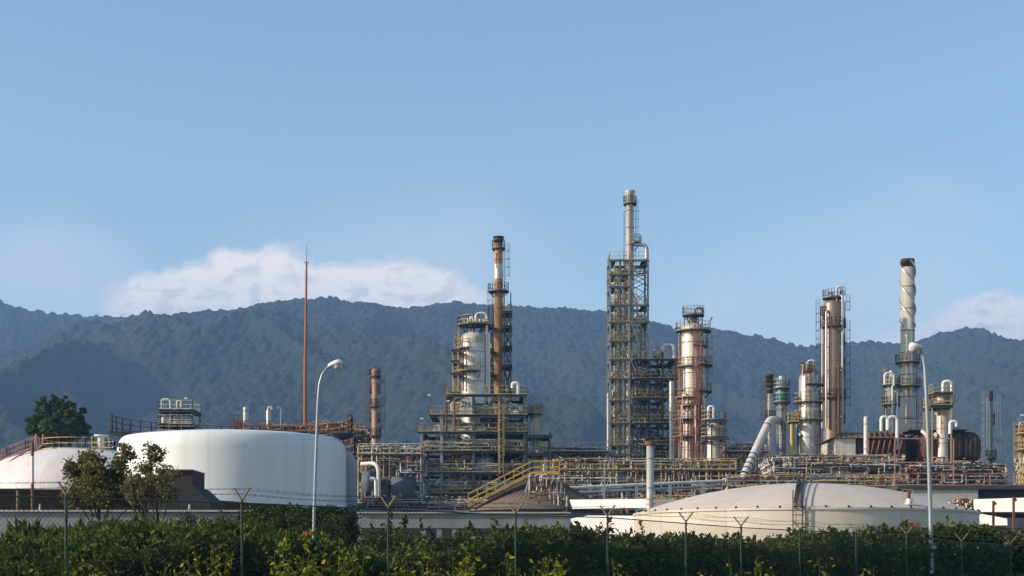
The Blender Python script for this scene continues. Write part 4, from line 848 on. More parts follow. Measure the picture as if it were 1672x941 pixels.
# grey vent stack, nearer
g, cx, cy, R, z1 = column('vent_stack', 'plain grey vent stack standing close in front of the open tower', 'chimney', 1061.5, 12, 722, 110, 'stack_silver', dome=False, bands=2.0, nozz=False)
mb = MB('rusty_steel'); mb.lathe(cx, cy, [(R+.02, z1-.25), (R+.12, z1-.2), (R+.12, z1+.02), (R*.8, z1+.02)], 20, False); mb.mat('yellow_rail'); zz = Z(832,110)
for dz in (0, .35, .7): mb.lathe(cx, cy, [(R+.1, zz+dz), (R+.14, zz+dz), (R+.14, zz+dz+.05)], 16, False)
mb.rail([(cx-.1,cy-R-.5,zz),(cx+1.8,cy-R-.5,zz),(cx+3.1,cy-R-.5,zz)], .9, .8, .05); mb.build('collar', g, root=g)
# white low containment walls and roofs
def slab(name, label, cat, pts_px, Y, depth, mat, kind='thing', turn=False):
    """a wall given by its front outline, extruded away from the viewer"""
    mb = MB(mat); n = len(pts_px); xL = X(pts_px[0][0], Y); YY = lambda px_: (xL+1.74*Y)/((px_-CX)/F+1.74) if turn else Y
    f = [(X(x, YY(x)), YY(x), Z(y, YY(x))) for x, y in pts_px]; b = [(p[0], p[1]+depth, p[2]) for p in f]
    mb.add(f+b, [tuple(range(n)), tuple(reversed(range(n, 2*n)))]+[(i, n+i, n+(i+1) % n, (i+1) % n) for i in range(n)])
    return tag(mb.build(name, None, Vector((f[0][0], Y, 0))), label, cat, kind=kind)
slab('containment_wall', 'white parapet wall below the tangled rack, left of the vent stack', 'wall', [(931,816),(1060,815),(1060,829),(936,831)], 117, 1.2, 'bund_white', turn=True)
slab('containment_wall', 'pale parapet wall right of the vent stack', 'wall', [(1066,815),(1140,816),(1110,836),(1066,833)], 118, 1.2, 'concrete_pale')  # drawn in a greyer concrete than the white parapet
mb = MB('dark_steel'); mb.box(X(925,119),X(1150,119),119,124,0,Z(838,119)); tag(mb.build('plinth', None, Vector((X(1030,119),121,0))), 'dark low plinth under the white parapet wall', 'plinth')
w = slab('containment_wall', 'low bright white wall running left from the dome tank', 'wall', [(926,848),(960,842),(1100,843),(1100,960),(926,960)], 100, 6, 'bund_white', turn=True)
slab('concrete_wall', 'grey concrete retaining wall under the pink railing', 'wall', [(1488,794),(1597,794),(1597,830),(1488,830)], 136, 5, 'concrete_pale')
slab('dark_wall', 'dark slate-coloured wall under the pink railing at the right edge', 'wall', [(1598,796),(1900,796),(1900,950),(1598,950)], 138, 5, 'slate')  # the low right-hand walls are drawn in dark slate colour
slab('storage_building', 'long white flat-sided building behind the right end of the dome tank', 'building', [(1575,816),(1700,812),(1900,812),(1900,836),(1575,836)], 117, 8, 'bund_white', turn=True)
slab('dark_wall', 'dark green band of wall under the long white building', 'wall', [(1575,836.2),(1900,836.2),(1900,852),(1575,852)], 118, 6, 'slate')
slab('containment_wall', 'white wedge-shaped wall at the foot of the long white building', 'wall', [(1590,837),(1644,847),(1645,858),(1607,858)], 112, 1.5, 'bund_white', turn=True)
slab('dark_wall', 'low green-grey wall under the white wedge at the right', 'wall', [(1598,858.2),(1645,858.2),(1646,846),(1900,848),(1900,863),(1598,863)], 113.6, 1.0, 'slate')
slab('concrete_wall', 'grimy pale wall low at the right edge behind the hedge', 'wall', [(1600,863.2),(1900,863.2),(1900,962),(1600,962)], 114.5, 1.0, 'concrete_pale')
d = thing('pipe_manifold', 'small yellow and red manifold beside the right shoulder of the dome tank', 'manifold', (X(1575,108), 108, 0)); mb = MB('yellow_rail')
mb.rail([(X(1560,108),108,Z(824,108)),(X(1588,108),108,Z(824,108))], .6, .5, .06); pipework(mb, X(1555,108), X(1588,108), 107.5, 109, Z(838,108), Z(816,108), 34, (.03,.07), ['yellow_rail','red_oxide','cream_pipe','rusty_steel']); mb.mat('rusty_steel')
for px_ in (1560,1574,1588): mb.bar((X(px_,108),108,0),(X(px_,108),108,Z(816,108)),.1)
mb.build('pipework', d, root=d)
YP = 108
for (px_, py, lb) in ((1622,818,'thin rusted post against the long white building'),(1655,812,'rusty bracketed post against the long white building, nearest the photo edge')):
    mb = MB('rusty_steel'); mb.bar((X(px_,YP),YP,0),(X(px_,YP),YP,Z(py,YP)),.14); mb.bar((X(px_,YP),YP,Z(py+6,YP)),(X(px_+4,YP),YP,Z(py+3,YP)),.2); tag(mb.build('post', None, Vector((X(px_,YP),YP,0))), lb, 'post')
rr = thing('guard_railing', 'pink-rusted guard railing along the top of the grey retaining wall', 'railing', (X(1560,137), 137, Z(794,137)))
mb = MB('pink_primer'); z = Z(793.5,137); mb.rail([(X(1462,137),137.5,z),(X(1900,137),138.5,z)], 1.1, 2.1, .07); mb.build('lower_rail', rr, root=rr)
mb = MB('pink_primer'); mb.rail([(X(1462,137),137.2,z),(X(1558,137),137.2,z)], 1.25*3.2, 4.9, .08, mids=1); mb.build('upper_rail', rr, root=rr)
mb = MB('grating'); mb.box(X(1460,137),X(1900,137),135.8,143,z-.35,z-.02); mb.mat('dark_steel'); [mb.bar((X(p,137),139.5,0),(X(p,137),139.5,z-.3),.25) for p in (1465,1485)]; mb.build('deck', rr, root=rr)
# ================================================================== LEFT: MASTS, EARTH BUND, WALLS
mm = thing('lightning_mast', 'very tall thin rust-orange mast with a needle tip', 'mast', (X(497.5,205), 205, 0))
mb = MB('mast_rust'); mb.tube([(X(497.5,205),205,0),(X(498.5,205),205,Z(600,205)),(X(500.5,205),205,Z(428,205))], S(4.0,205), 12, r1=S(1.5,205)); mb.build('pole', mm, root=mm)
mb = MB('grey_pipe'); mb.tube([(X(500.5,205),205,Z(429,205)),(X(500.9,205),205,Z(401,205))], .06, 6, r1=.035); mb.tube([(X(496,205),205,Z(428.5,205)),(X(505,205),205,Z(428.5,205))], .045, 5); mb.build('needle', mm, root=mm)
eq = steel_frame('equipment_platform', 'small two-deck equipment platform with hooked pipes above the white tank', 'equipment platform', {262:667, 281:667, 313:667}, 196, 201, [(704,258,315,1),(693,260,313,1),(669,262,313,1)], 667, 'dark_steel', 'dark_steel', 'cream_pipe', braces='none', pw=.18, work=12)
mb = MB('cream_pipe'); gooseneck(mb, X(278,198), 198, Z(693,198), Z(652,198), -S(14,198), S(16,198), .13); gooseneck(mb, X(289,198), 198, Z(693,198), Z(655,198), S(7,198), S(10,198), .13)
for px_ in (268,288,300): mb.tube([(X(px_,198),198,Z(692,198)),(X(px_,198),198,Z(682,198))], .35, 10)
floodlight(mb, X(313,198),198,Z(669,198),1.3,-.7); mb.build('overhead_pipe', eq, root=eq)
column('small_vessel', 'small grey bullet-topped vessel behind the roof of the white tank', 'vessel', 401.5, 9, 664, 200, 'vessel_grey', bands=2.5, nozz=False)
sv, *_ = column('small_vessel', 'small grey vessel with a hooked vent, right of the bullet-topped one', 'vessel', 438.5, 8, 669, 200, 'vessel_grey', bands=2.5, nozz=False)
mb = MB('cream_pipe'); gooseneck(mb, X(438,199), 199, Z(690,199), Z(665,199), S(6,199), .3, .12); mb.build('vent_hook', sv, root=sv)
hp = thing('hooked_pipe', 'thin hooked vent pipe just left of the tall rust mast', 'pipe', (X(459,199),199,0)); mb = MB('pale_steel'); gooseneck(mb, X(459,199), 199, 0, Z(665,199), -S(5,199), .2, .09); mb.build('riser', hp, root=hp)
bx = MB('rusty_steel'); bx.rail([(X(382,198),198,Z(700,198)),(X(396,198),198,Z(700,198))],1.6,.5,.1); bx.box(X(383,198),X(392,198),198.3,199.4,0,Z(688,198)); tag(bx.build('valve_cabinet', None, Vector((X(389,198),198,0))), 'little yellowish cabinet beside the bullet-topped vessel', 'cabinet')
bx.names
# earth bund in front of the tanks, with a dark concrete block house
Yb = 108
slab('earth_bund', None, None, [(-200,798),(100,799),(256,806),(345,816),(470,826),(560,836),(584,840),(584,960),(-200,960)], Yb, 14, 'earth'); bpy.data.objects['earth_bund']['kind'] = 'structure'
bh = thing('block_house', 'dark concrete block house on a sloping base in front of the white tank', 'block house', (X(290,100), 100, 0))
mb = MB('concrete_dark'); mb.box(X(262,100),X(314,100),100,104,Z(794,100),Z(768,100)); mb.build('wall', bh, root=bh)
mb = MB('concrete_pale'); mb.box(X(255,100),X(315,100),99.8,104.2,Z(768,100)+.003,Z(766.5,100)); mb.build('coping', bh, root=bh)
mb = MB('concrete_dark'); pts = [(244,820),(254,794),(315,794),(343,820),(343,960),(244,960)]; f = [(X(x,99.7),99.7,Z(y,99.7)) for x,y in pts]; b = [(p[0],105.,p[2]) for p in f]
mb.add(f+b, [tuple(range(6)), tuple(reversed(range(6,12)))]+[(i,6+i,6+(i+1)%6,(i+1)%6) for i in range(6)]); mb.build('base', bh, root=bh)
mb = MB('rusty_steel'); mb.tube([(X(53,95),95,0),(X(53,95),95,Z(722,95))], .09, 8); mb.mat('white_pipe'); mb.tube([(X(53,95),95,Z(790,95)),(X(53,95),95,Z(745,95))], .1, 8); tag(mb.build('marker_post', None, Vector((X(53,95),95,0))), 'tall thin rust and white post in front of the low cream tank', 'post')
mb = MB('raw_post'); mb.tube([(X(29,95),95,0),(X(29,95),95,Z(801,95))], .09, 8); tag(mb.build('marker_post', None, Vector((X(29,95),95,0))), 'short olive post in front of the low cream tank', 'post')
for (px_, lb) in ((65,'short pale stake on the wall beside the tall thin post'),(309,'short pale stake standing alone on the left wall')):
    mb = MB('concrete_pale'); mb.tube([(X(px_,74),74,Z(836,74)),(X(px_+.5,74),74,Z(823,74))], .06, 6, r1=.04); tag(mb.build('stake', None, Vector((X(px_,74),74,Z(836,74)))), lb, 'stake')
w = slab('concrete_wall', 'long grey wall behind the left grass, with a pale coping', 'wall', [(-300,836),(425,838),(425,960),(-300,960)], 74, .4, 'concrete')
mb = MB('concrete_pale'); mb.box(X(-300,74),X(425,74),73.85,74.55,Z(836,74),Z(833,74)); mb.build('coping', w, w.location)
mb = MB('dark_steel'); mb.box(X(150,74),X(180,74),73.9,73.98,Z(861,74),Z(851,74)); mb.build('opening', w, w.location)  # dark plate on the face stands in for the opening's shade
w = slab('creeper_wall', 'dark brown wall overgrown with creepers behind the first street lamp', 'wall', [(425,838),(582,838),(582,960),(425,960)], 60, .5, 'concrete_dark')
w = slab('concrete_wall', 'blue-grey concrete beam wall at mid picture with a dark gap beneath it', 'wall', [(583,838),(932,841),(932,863),(583,862)], 72, .5, 'concrete')
mb = MB('concrete_pale'); mb.box(X(583,72),X(932,72),71.85,72.6,Z(838.5,72),Z(836.5,72)); mb.build('coping', w, w.location)
mb = MB('concrete')
for px_ in (586,640,691,717,742,768,850,928): mb.box(X(px_,72)-.11,X(px_,72)+.11,72.05,72.4,0,Z(861,72))
mb.build('post', w, w.location)
gw = slab('garden_wall', 'low pale pierced wall half hidden by plants below the beam wall', 'wall', [(580,884),(770,884),(770,960),(580,960)], 64, .3, 'concrete')
mb = MB('soot')  # dark boxes on the wall face stand in for the shade inside slots
for px_ in list(range(600,640,9))+[700,707,714,722,730]: x = X(px_,64); mb.lathe(x, 63.97, [(.01,0),(.01,.01)], 3); mb.box(x-.07,x+.07,63.93,63.985,Z(906,64),Z(890,64))
mb.build('slot', gw, gw.location)
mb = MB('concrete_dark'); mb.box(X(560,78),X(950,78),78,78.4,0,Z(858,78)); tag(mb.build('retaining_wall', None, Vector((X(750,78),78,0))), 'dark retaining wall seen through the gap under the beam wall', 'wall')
# ================================================================== STREET LAMPS
def street_lamp(label, pts, Y, r0, r1, hx, hy, tilt, hs):
    root = thing('street_lamp', label, 'street lamp', (X(pts[0][0],Y), Y, 0), 'street lamps behind the fence'); P = [(X(x,Y), Y, Z(y,Y)) for x, y in pts]; P[0] = (P[0][0], Y, 0)
    mb = MB('lamp_grey'); mb.tube(P, r0, 12, r1=r1); mb.tube([(P[0][0],Y,0),(P[0][0],Y,.5)], r0*1.5, 12); mb.build('pole', root, root=root)
    hd = MB('lamp_white'); n = 14; c = Vector((X(hx,Y), Y, Z(hy,Y))); L = hs; ca, sa = math.cos(tilt), math.sin(tilt); vs = []
    secs = [(-L*.5,.03),(-L*.46,.55),(-L*.25,.82),(0,1),(L*.28,1),(L*.45,.75),(L*.5,.05)]
    for (t, k) in secs:
        for j in range(n):
            a = 2*PI*j/n; y = .17*k*math.cos(a); z = (.13 if math.sin(a) > 0 else .07)*k*math.sin(a); vs.append((c.x+t*ca-z*sa, c.y+y, c.z+t*sa+z*ca))
    hd.add(vs, [(i*n+j, i*n+(j+1) % n, (i+1)*n+(j+1) % n, (i+1)*n+j) for i in range(len(secs)-1) for j in range(n)], True)
    h = hd.build('lamp_head', root, root=root)
    ln = MB('glass_lens'); q = Vector((c.x+L*.18*ca, c.y, c.z+L*.18*sa-.06)); ln.lathe(q.x, q.y, [(.16,q.z),(.15,q.z-.08),(.09,q.z-.14),(.01,q.z-.155)], 14); ln.build('lens', h, root=root)
street_lamp('slim street lamp curving right, in front of the large white tank', [(510,960),(513,830),(516,740),(519,660),(521.5,628),(526,612),(533,602),(541,597)], 56, .058, .036, 547, 595, .30, .52)
street_lamp('street lamp curving left at the right, in front of the straked stack', [(1523,960),(1519,830),(1515,700),(1512.5,640),(1510,600),(1507,580),(1503,571),(1498,567)], 47, .064, .038, 1496, 565, PI-.25, .42)
# ================================================================== CHAIN-LINK FENCE
A = Vector((X(108,26), 26, 0)); B = Vector((X(1570,47), 47, 0)); D = (B-A)
posts = [(-190,797),(108,806),(395,815),(634,826),(842,836),(992,840),(1120,850),(1210,857),(1306,862),(1398,867),(1480,870),(1570,882),(1650,886)]
def on_line(px):
    k = (px-CX)/F; t = (k*A.y-A.x)/(D.x-k*D.y); return A+D*t
fence = thing('chain_link_fence', 'green chain-link fence with forked barbed-wire posts crossing the foreground', 'fence', on_line(842))
nrm = Vector((D.y, -D.x, 0)).normalized(); PT = []
for (px_, py) in posts:
    p = on_line(px_); zt = Z(py, p.y); PT.append((p, zt)); mb = MB('fence_green'); mb.tube([(p.x,p.y,0),(p.x,p.y,zt)], .025, 8)
    po = mb.build('post', fence, root=fence)
    mb = MB('raw_post')
    for g in (-1, 1): mb.bar((p.x,p.y,zt-.03), (p.x+nrm.x*.17*g+.03*g, p.y+nrm.y*.17*g, zt+.19), .027)
    mb.build('fork_arm', po, root=fence)
for (p, zp_), (q, zq) in zip(PT, PT[1:]):
    L = (q-p).length; dr = (q-p)/L; mb = MB('fence_wire'); H = 2.35; s_ = .085; zb0 = .12
    k = int((L+H)/s_)
    for g in (1, -1):
        for i in range(k):
            a0 = i*s_-H if g > 0 else i*s_; u0, v0 = (a0, 0); u1, v1 = a0+g*H, H
            if g > 0:
                if u0 < 0: v0 -= u0; u0 = 0
                if u1 > L: v1 -= (u1-L); u1 = L
            else:
                if u0 > L: v0 += u0-L; u0 = L
                if u1 < 0: v1 += u1; u1 = 0
            if v1-v0 < .05: continue
            za = lambda u, v: zb0+v*((zp_+(zq-zp_)*u/L)-.08-zb0)/H
            mb.tube([(p+dr*u0+Vector((0,0,za(u0,v0)))), (p+dr*u1+Vector((0,0,za(u1,v1))))], .0028, 3, False, False)
    mb.build('mesh_panel', fence, root=fence)
    mb = MB('fence_wire'); mb.tube([p+Vector((0,0,zp_-.07)), q+Vector((0,0,zq-.07))], .012, 5); mb.build('top_rail', fence, root=fence)
    mb = MB('fence_wire')
    for (g, h) in ((-1,.18),(-.55,.09),(.55,.09),(1,.18)):
        o0 = nrm*.17*g; n = 14; pts = [p.lerp(q, i/n)+o0+Vector((0,0,zp_+(zq-zp_)*i/n+h-.05*math.sin(PI*i/n))) for i in range(n+1)]
        mb.tube(pts, .0035, 4, False)
        for i in range(int(L/.14)):
            c = pts[0].lerp(pts[-1], (i+.5)/int(L/.14)); c.z -= .05*math.sin(PI*(i+.5)/int(L/.14)); r_ = random.uniform(-1,1); mb.bar(c+Vector((-.015,0,-.02*r_-.012)), c+Vector((.015,0,.02*r_+.012)), .005)
    mb.build('barbed_wire', fence, root=fence)
# ================================================================== VEGETATION
def leaves(name, pts, size, mat, parent=None, origin=None, up=.3, aspect=.5, nrmls=None, jitter=.6):
    """folded leaf blades at the given points"""
    P = np.asarray(pts, float); n = len(P); L = size*(1+jitter*rng.uniform(-1, 1, (n,1)))
    d = rng.normal(size=(n,3)); d[:,2] = d[:,2]*.8+up
    if nrmls is not None: d = d*.8+np.asarray(nrmls)
    d /= np.linalg.norm(d, axis=1, keepdims=True); r = rng.normal(size=(n,3)); s = np.cross(d, r); s /= np.linalg.norm(s, axis=1, keepdims=True)+1e-9; w = np.cross(d, s)
    b = P-d*L*.5; t = P+d*L*.5; m0 = P+d*L*.02-w*L*.10; l = P+s*L*aspect*.5+w*L*.08; q = P-s*L*aspect*.5+w*L*.08
    V = np.stack([b, l, t, m0, q], 1).reshape(-1, 3); o = np.array(origin if origin is not None else (0,0,0)); V = V-o
    i = np.arange(n)[:,None]*5; fc = np.concatenate([i+np.array([[0,3,2,1]]), i+np.array([[0,4,2,3]])], 0).astype(np.int32)
    me = bpy.data.meshes.new(name); me.vertices.add(len(V)); me.vertices.foreach_set('co', V.ravel()); me.loops.add(fc.size); me.loops.foreach_set('vertex_index', fc.ravel())
    me.polygons.add(len(fc)); me.polygons.foreach_set('loop_start', np.arange(0, fc.size, 4, dtype=np.int32)); me.polygons.foreach_set('loop_total', np.full(len(fc), 4, np.int32))
    me.materials.append(M[mat]); me.update(); ob = bpy.data.objects.new(name, me); COL.objects.link(ob)
    if parent is not None: ob.parent = parent
    elif origin is not None: ob.location = origin
    return ob
def blob_pts(c, r, n, fill=.55):
    d = rng.normal(size=(n,3)); d /= np.linalg.norm(d, axis=1, keepdims=True); rad = (fill+(1-fill)*rng.uniform(0,1,(n,1)))**.7
    return np.array(c)+d*rad*np.array(r), d
def hedge(name, label, top, Yfn, depth, n, size, mat, base=.0, group=None, kind='stuff', tuft=.35, cat='hedge', aspect=.5, up=.3):
    """top: list of (px, py) of the leafy skyline at distance Yfn(px); shoots and clumps follow it"""
    P = []; NN = []; tp = np.array(top, float); x0, x1 = tp[0,0], tp[-1,0]; k = 0
    while k < n:
        px_ = rng.uniform(x0, x1); Yc = Yfn(px_); y = Yc+rng.uniform(0, depth); zt = Z(np.interp(px_, tp[:,0], tp[:,1]), Yc)-EYE*0
        x = (px_-CX)/F*Yc; zt = zt-.50+.38*vnoise(np.array([x*1.1]), np.array([y*1.1]), 5)[0]+.36*vnoise(np.array([x*.35]), np.array([y*.35]), 15)[0]-.35*((y-Yc)/depth-.45)**2*2
        z = zt-abs(rng.normal())*zt*.45 if rng.uniform() < .7 else rng.uniform(base, zt)
        if z < base: continue
        m_ = int(rng.integers(18, 46)); rr = rng.uniform(.16, .34)
        if rng.uniform() < .10 and z > zt-.35:   # an upright leafy shoot
            hh = rng.uniform(.25, .8)*tuft*1.3; t = rng.uniform(0, 1, (m_,1)); q = np.array([[x, y, z]])+t*np.array([[rng.normal()*.12, rng.normal()*.12, hh]])+rng.normal(size=(m_,3))*np.array([.07,.07,.02])*(1.15-t); dd = rng.normal(size=(m_,3))
        else: q, dd = blob_pts((x, y, z), (rr, rr, rr*.7), m_)
        P.append(q); NN.append(dd); k += m_
    P = np.concatenate(P); NN = np.concatenate(NN); ok = P[:,2] > base; c = np.array([X((x0+x1)/2, Yfn((x0+x1)/2)), Yfn((x0+x1)/2), 0])
    o = leaves(name, P[ok], size, mat, None, Vector(c), nrmls=NN[ok]*(.8 if up < 1 else .2), aspect=aspect, up=up); tag(o, label, cat, group, kind); return o
fl = lambda px_: on_line(px_).y
hedge('hedge', 'dense dark green hedge behind the fence, from mid picture to the dome tank', [(735,905),(770,880),(800,872),(850,864),(900,860),(945,854),(1000,858),(1050,868),(1110,866),(1180,872),(1230,872),(1300,877),(1360,874)], lambda p: fl(p)+1.2, 3.2, 120000, .115, 'leaf_hedge')
hedge('hedge', 'dark green hedge behind the fence at the right, below the dome tank', [(1360,874),(1440,868),(1490,858),(1560,856),(1620,862),(1672,866),(1760,866)], lambda p: fl(p)+1.2, 3.5, 60000, .14, 'leaf_hedge')
hedge('grass_bank', 'rough grass bank behind the left of the fence', [(-60,860),(60,858),(150,862),(210,850),(260,856),(330,844),(400,842)], lambda p: fl(p)+2.2, 6, 90000, .26, 'leaf_grass', cat='grass bank', aspect=.09, up=1.6)
hedge('undergrowth', 'dark leafy undergrowth low behind the left of the fence', [(-60,926),(100,922),(250,902),(330,876),(430,858),(500,866),(570,880),(640,905),(760,905)], lambda p: fl(p)+.7, 2.2, 90000, .10, 'leaf_creeper', cat='undergrowth')
P, dn = [], []
for _ in range(240):
    px_ = random.uniform(395, 581); zt = Z(839,59.6); z = zt*(1-random.random()**1.6*.9); q, d_ = blob_pts((X(px_,59.6), 59.5, z), (.4,.25,.35), 90); P.append(q); dn.append(d_)
P = np.concatenate(P); o = leaves('wall_creeper', P[P[:,2] > 0], .13, 'leaf_creeper', None, Vector((X(490,59.6),59.5,0)), nrmls=np.concatenate(dn)[P[:,2] > 0]); tag(o, 'creeper hanging over the dark brown wall', 'creeper', kind='stuff')
hedge('wall_top_weeds', 'weeds sprouting along the top of the left grey wall', [(120,852),(200,842),(300,838),(340,832),(425,832),(560,834)], lambda p: 58, 1.5, 30000, .12, 'leaf_creeper', base=.9, tuft=.7, cat='weeds')
hedge('scrub', 'thin scrub partly hiding the pierced garden wall', [(590,888),(612,880),(640,864),(660,872),(690,890),(715,884),(740,870),(775,862)], lambda p: fl(p)+6, 2.5, 20000, .12, 'leaf_creeper', cat='scrub', tuft=.6)
hedge('hedge_shoots', 'pale young shoots standing out of the dark hedge', [(760,870),(850,860),(950,852),(1050,864),(1180,870),(1300,875),(1440,866),(1560,856),(1672,864)], lambda p: fl(p)+1.0, 1.5, 9000, .10, 'leaf_grass', base=.8, cat='hedge shoots', tuft=.6)
hedge('bank_sprouts', 'bright sprouts scattered over the dark undergrowth at the left', [(-60,868),(80,864),(200,858),(330,850),(430,846),(560,850),(700,880)], lambda p: fl(p)+.5, 1.5, 9000, .085, 'leaf_grass', base=.6, cat='sprouts', tuft=.6)
# leafy plants in front of the fence
def sprig(label, px_, py, Y, n, mat, size, spread, group, stemmat='green_stem', flower=False):
    """several arching stems carrying big leaves"""
    x = X(px_, Y); H = Z(py, Y); root = thing('leafy_plant', label, 'plant', (x, Y, 0), group); P = []; mb = MB(stemmat)
    for i in range(n):
        a = random.uniform(0, 2*PI); s_ = spread*random.uniform(.2, 1); h = H*random.uniform(.78, 1.0) if i else H
        p = [Vector((x+s_*.3*math.cos(a), Y+s_*.3*math.sin(a), 0)), Vector((x+s_*.5*math.cos(a), Y+s_*.5*math.sin(a), h*.6)), Vector((x+s_*math.cos(a), Y+s_*math.sin(a), h))]
        pts = [p[0]*(1-t)**2+p[1]*2*t*(1-t)+p[2]*t*t for t in [k/8 for k in range(9)]]; mb.tube(pts, .009, 5, r1=.003)
        for k in range(40):
            t = .3+.7*(k/39); q = p[0]*(1-t)**2+p[1]*2*t*(1-t)+p[2]*t*t; r_ = .13*(1.25-t*.8)
            P.append((q.x+random.gauss(0, r_), q.y+random.gauss(0, r_), q.z+random.gauss(0, .05)))
        if flower and i == 0:
            fb = MB('red_flower'); e = p[2]
            for _ in range(9): v_ = Vector((random.gauss(0,1),random.gauss(0,1),random.gauss(0,1))).normalized()*.035; fb.tube([e+v_*.1, e+v_], .018, 5)
            fb.build('flower', root, root=root)
    mb.build('stem', root, root=root); P = np.array(P); P = P[P[:,2] > .05]; leaves('foliage', P, size, mat, root, root.location, up=.1, aspect=.42); return root
G = 'leafy plants in front of the fence'
specs = [(318,906,'two-stemmed yellow-green plant left of the second fence post'),(350,890,'yellow-green plant hugging the second fence post on its left'),(462,897,'yellow-green plant just left of the first street lamp'),(477,872,'tall plant with one dark red flower by the first street lamp'),
 (548,884,'tall bright yellow-green plant right of the first street lamp'),(575,898,'broad yellow-green plant left of the third fence post'),(520,915,'low yellow-green plant under the tall bright one'),(250,925,'low plant peeping over the bottom edge between the first two fence posts'),(640,912,'low green plant at the foot of the third fence post'),
 (690,908,'spreading plant in front of the pierced garden wall'),(765,897,'bright arching plant between the third and fourth fence posts'),(735,915,'low plant left of the bright arching one'),(815,905,'leafy plant close to the fourth fence post on its left'),(870,903,'bright green plant right of the fourth fence post'),
 (905,915,'low bright plant at the left end of the dark hedge'),(1015,914,'small yellow-topped weed before the dark hedge'),(1212,905,'pale weed between the fence posts before the dome tank'),(1245,915,'small pale plant in the hedge foot before the dome tank'),(1340,914,'yellow-flecked weed right of the caged ladder'),(1420,925,'low weed below the hedge left of the second street lamp'),(70,925,'low weed at the foot of the first fence post'),(105,918,'pale sprout touching the first fence post')]
for i, (px_, py, lb) in enumerate(specs): sprig(lb, px_, py, random.uniform(22.5, 24.5) if px_ < 900 else random.uniform(25,28), 7 if py < 900 else 5, 'leaf_yellow', .092 if px_ < 900 else .075, .34 if py < 910 else .26, G, flower=(px_ == 477))
hedge('foreground_weeds', 'carpet of low yellowish weeds in front of the fence', [(60,944),(250,948),(450,945),(520,948),(620,938),(700,934),(760,942),(830,934),(900,938),(1000,948),(1200,952)], lambda p: 23+max(0, p-900)*.005, 1.5, 8000, .09, 'leaf_yellow', cat='weeds')
# trees
def tree(name, label, px_, Y, base_py, blobs, mat, leaf, nleaf, trunk_r=.2, fork=8, group=None, fill=.35):
    x = X(px_, Y); root = thing(name, label, 'tree' if name == 'tree' else 'shrub', (x, Y, 0), group); mb = MB('bark'); zb = Z(base_py, Y); mb.tube([(x,Y,0),(x+.1,Y,zb*.6),(x,Y,zb)], trunk_r, 10, r1=trunk_r*.6); P = []; dn = []
    for (bx_, by, rx, ry) in blobs:
        c = Vector((X(bx_,Y), Y+random.uniform(-.6,.6)*S(rx,Y), Z(by,Y))); st = Vector((x+(c.x-x)*.15, Y, zb*random.uniform(.6,1)))
        mid = st.lerp(c, .5)+Vector((random.uniform(-.2,.2),0,.15*abs(c.x-x))); mb.tube([st, mid, c], trunk_r*.35, 6, r1=trunk_r*.08)
        R_ = (S(rx,Y), S(rx,Y), S(ry,Y)); vol = rx*ry
        nc = max(5, int(vol/14*(1.3 if name == 'tree' else 2.1)))
        for _ in range(nc):
            d_ = Vector((random.gauss(0,1),random.gauss(0,1),random.gauss(0,1))).normalized()*random.uniform(fill,1)
            cc = (c.x+d_.x*R_[0], c.y+d_.y*R_[1], c.z+d_.z*R_[2]); rr = S(rx,Y)*random.uniform(.16,.3) if name == 'tree' else random.uniform(.16,.42); q, dd = blob_pts(cc, (rr,rr,rr*.8), nleaf, .3); P.append(q); dn.append(dd)
            mb.tube([c.lerp(Vector(cc), .1), Vector(cc)], trunk_r*(.07 if name == 'tree' else .13), 4, False)
    mb.build('trunk', root, root=root); leaves('crown', np.concatenate(P), leaf, mat, root, root.location, nrmls=np.concatenate(dn), aspect=.6); return root
random.seed(11)
tree('tree', 'round dark evergreen tree with a tufted top behind the low cream tank', 90, 205, 722, [(70,690,22,24),(95,680,26,30),(120,692,22,26),(55,702,16,16),(85,660,9,13),(110,660,8,12),(63,668,6,9),(95,706,40,16),(135,700,14,16),(148,712,8,8),(47,688,7,8),(132,672,7,8),(70,662,9,15),(93,657,10,17),(118,663,9,14)], 'leaf_tree', .42, 46, .45)
tree('shrub_tree', 'dense olive-brown shrub in front of the low cream tank', 160, 68, 815, [(135,785,26,26),(160,775,24,34),(125,810,20,16),(180,795,22,30),(115,765,9,12),(150,752,8,14),(137,752,6,10),(195,770,10,24),(170,815,30,14),(205,800,24,22),(222,818,24,12)], 'leaf_olive', .125, 34, .10, fill=.1)
tree('shrub_tree', 'thin leafy shrub with see-through branches in front of the white tank', 232, 67, 812, [(202,735,8,10),(196,755,8,14),(212,745,5,8),(248,733,8,9),(252,748,9,12),(262,738,5,7),(240,765,14,9),(268,765,6,4),(225,785,20,12)], 'leaf_olive', .12, 22, .09, fill=.1)
tree('shrub_tree', 'brownish dry shrub in front of the dark block house', 255, 66, 820, [(250,790,26,20),(230,806,28,14),(270,805,20,18),(285,775,7,8),(215,795,14,14)], 'leaf_dry', .10, 30, .09, fill=.1)
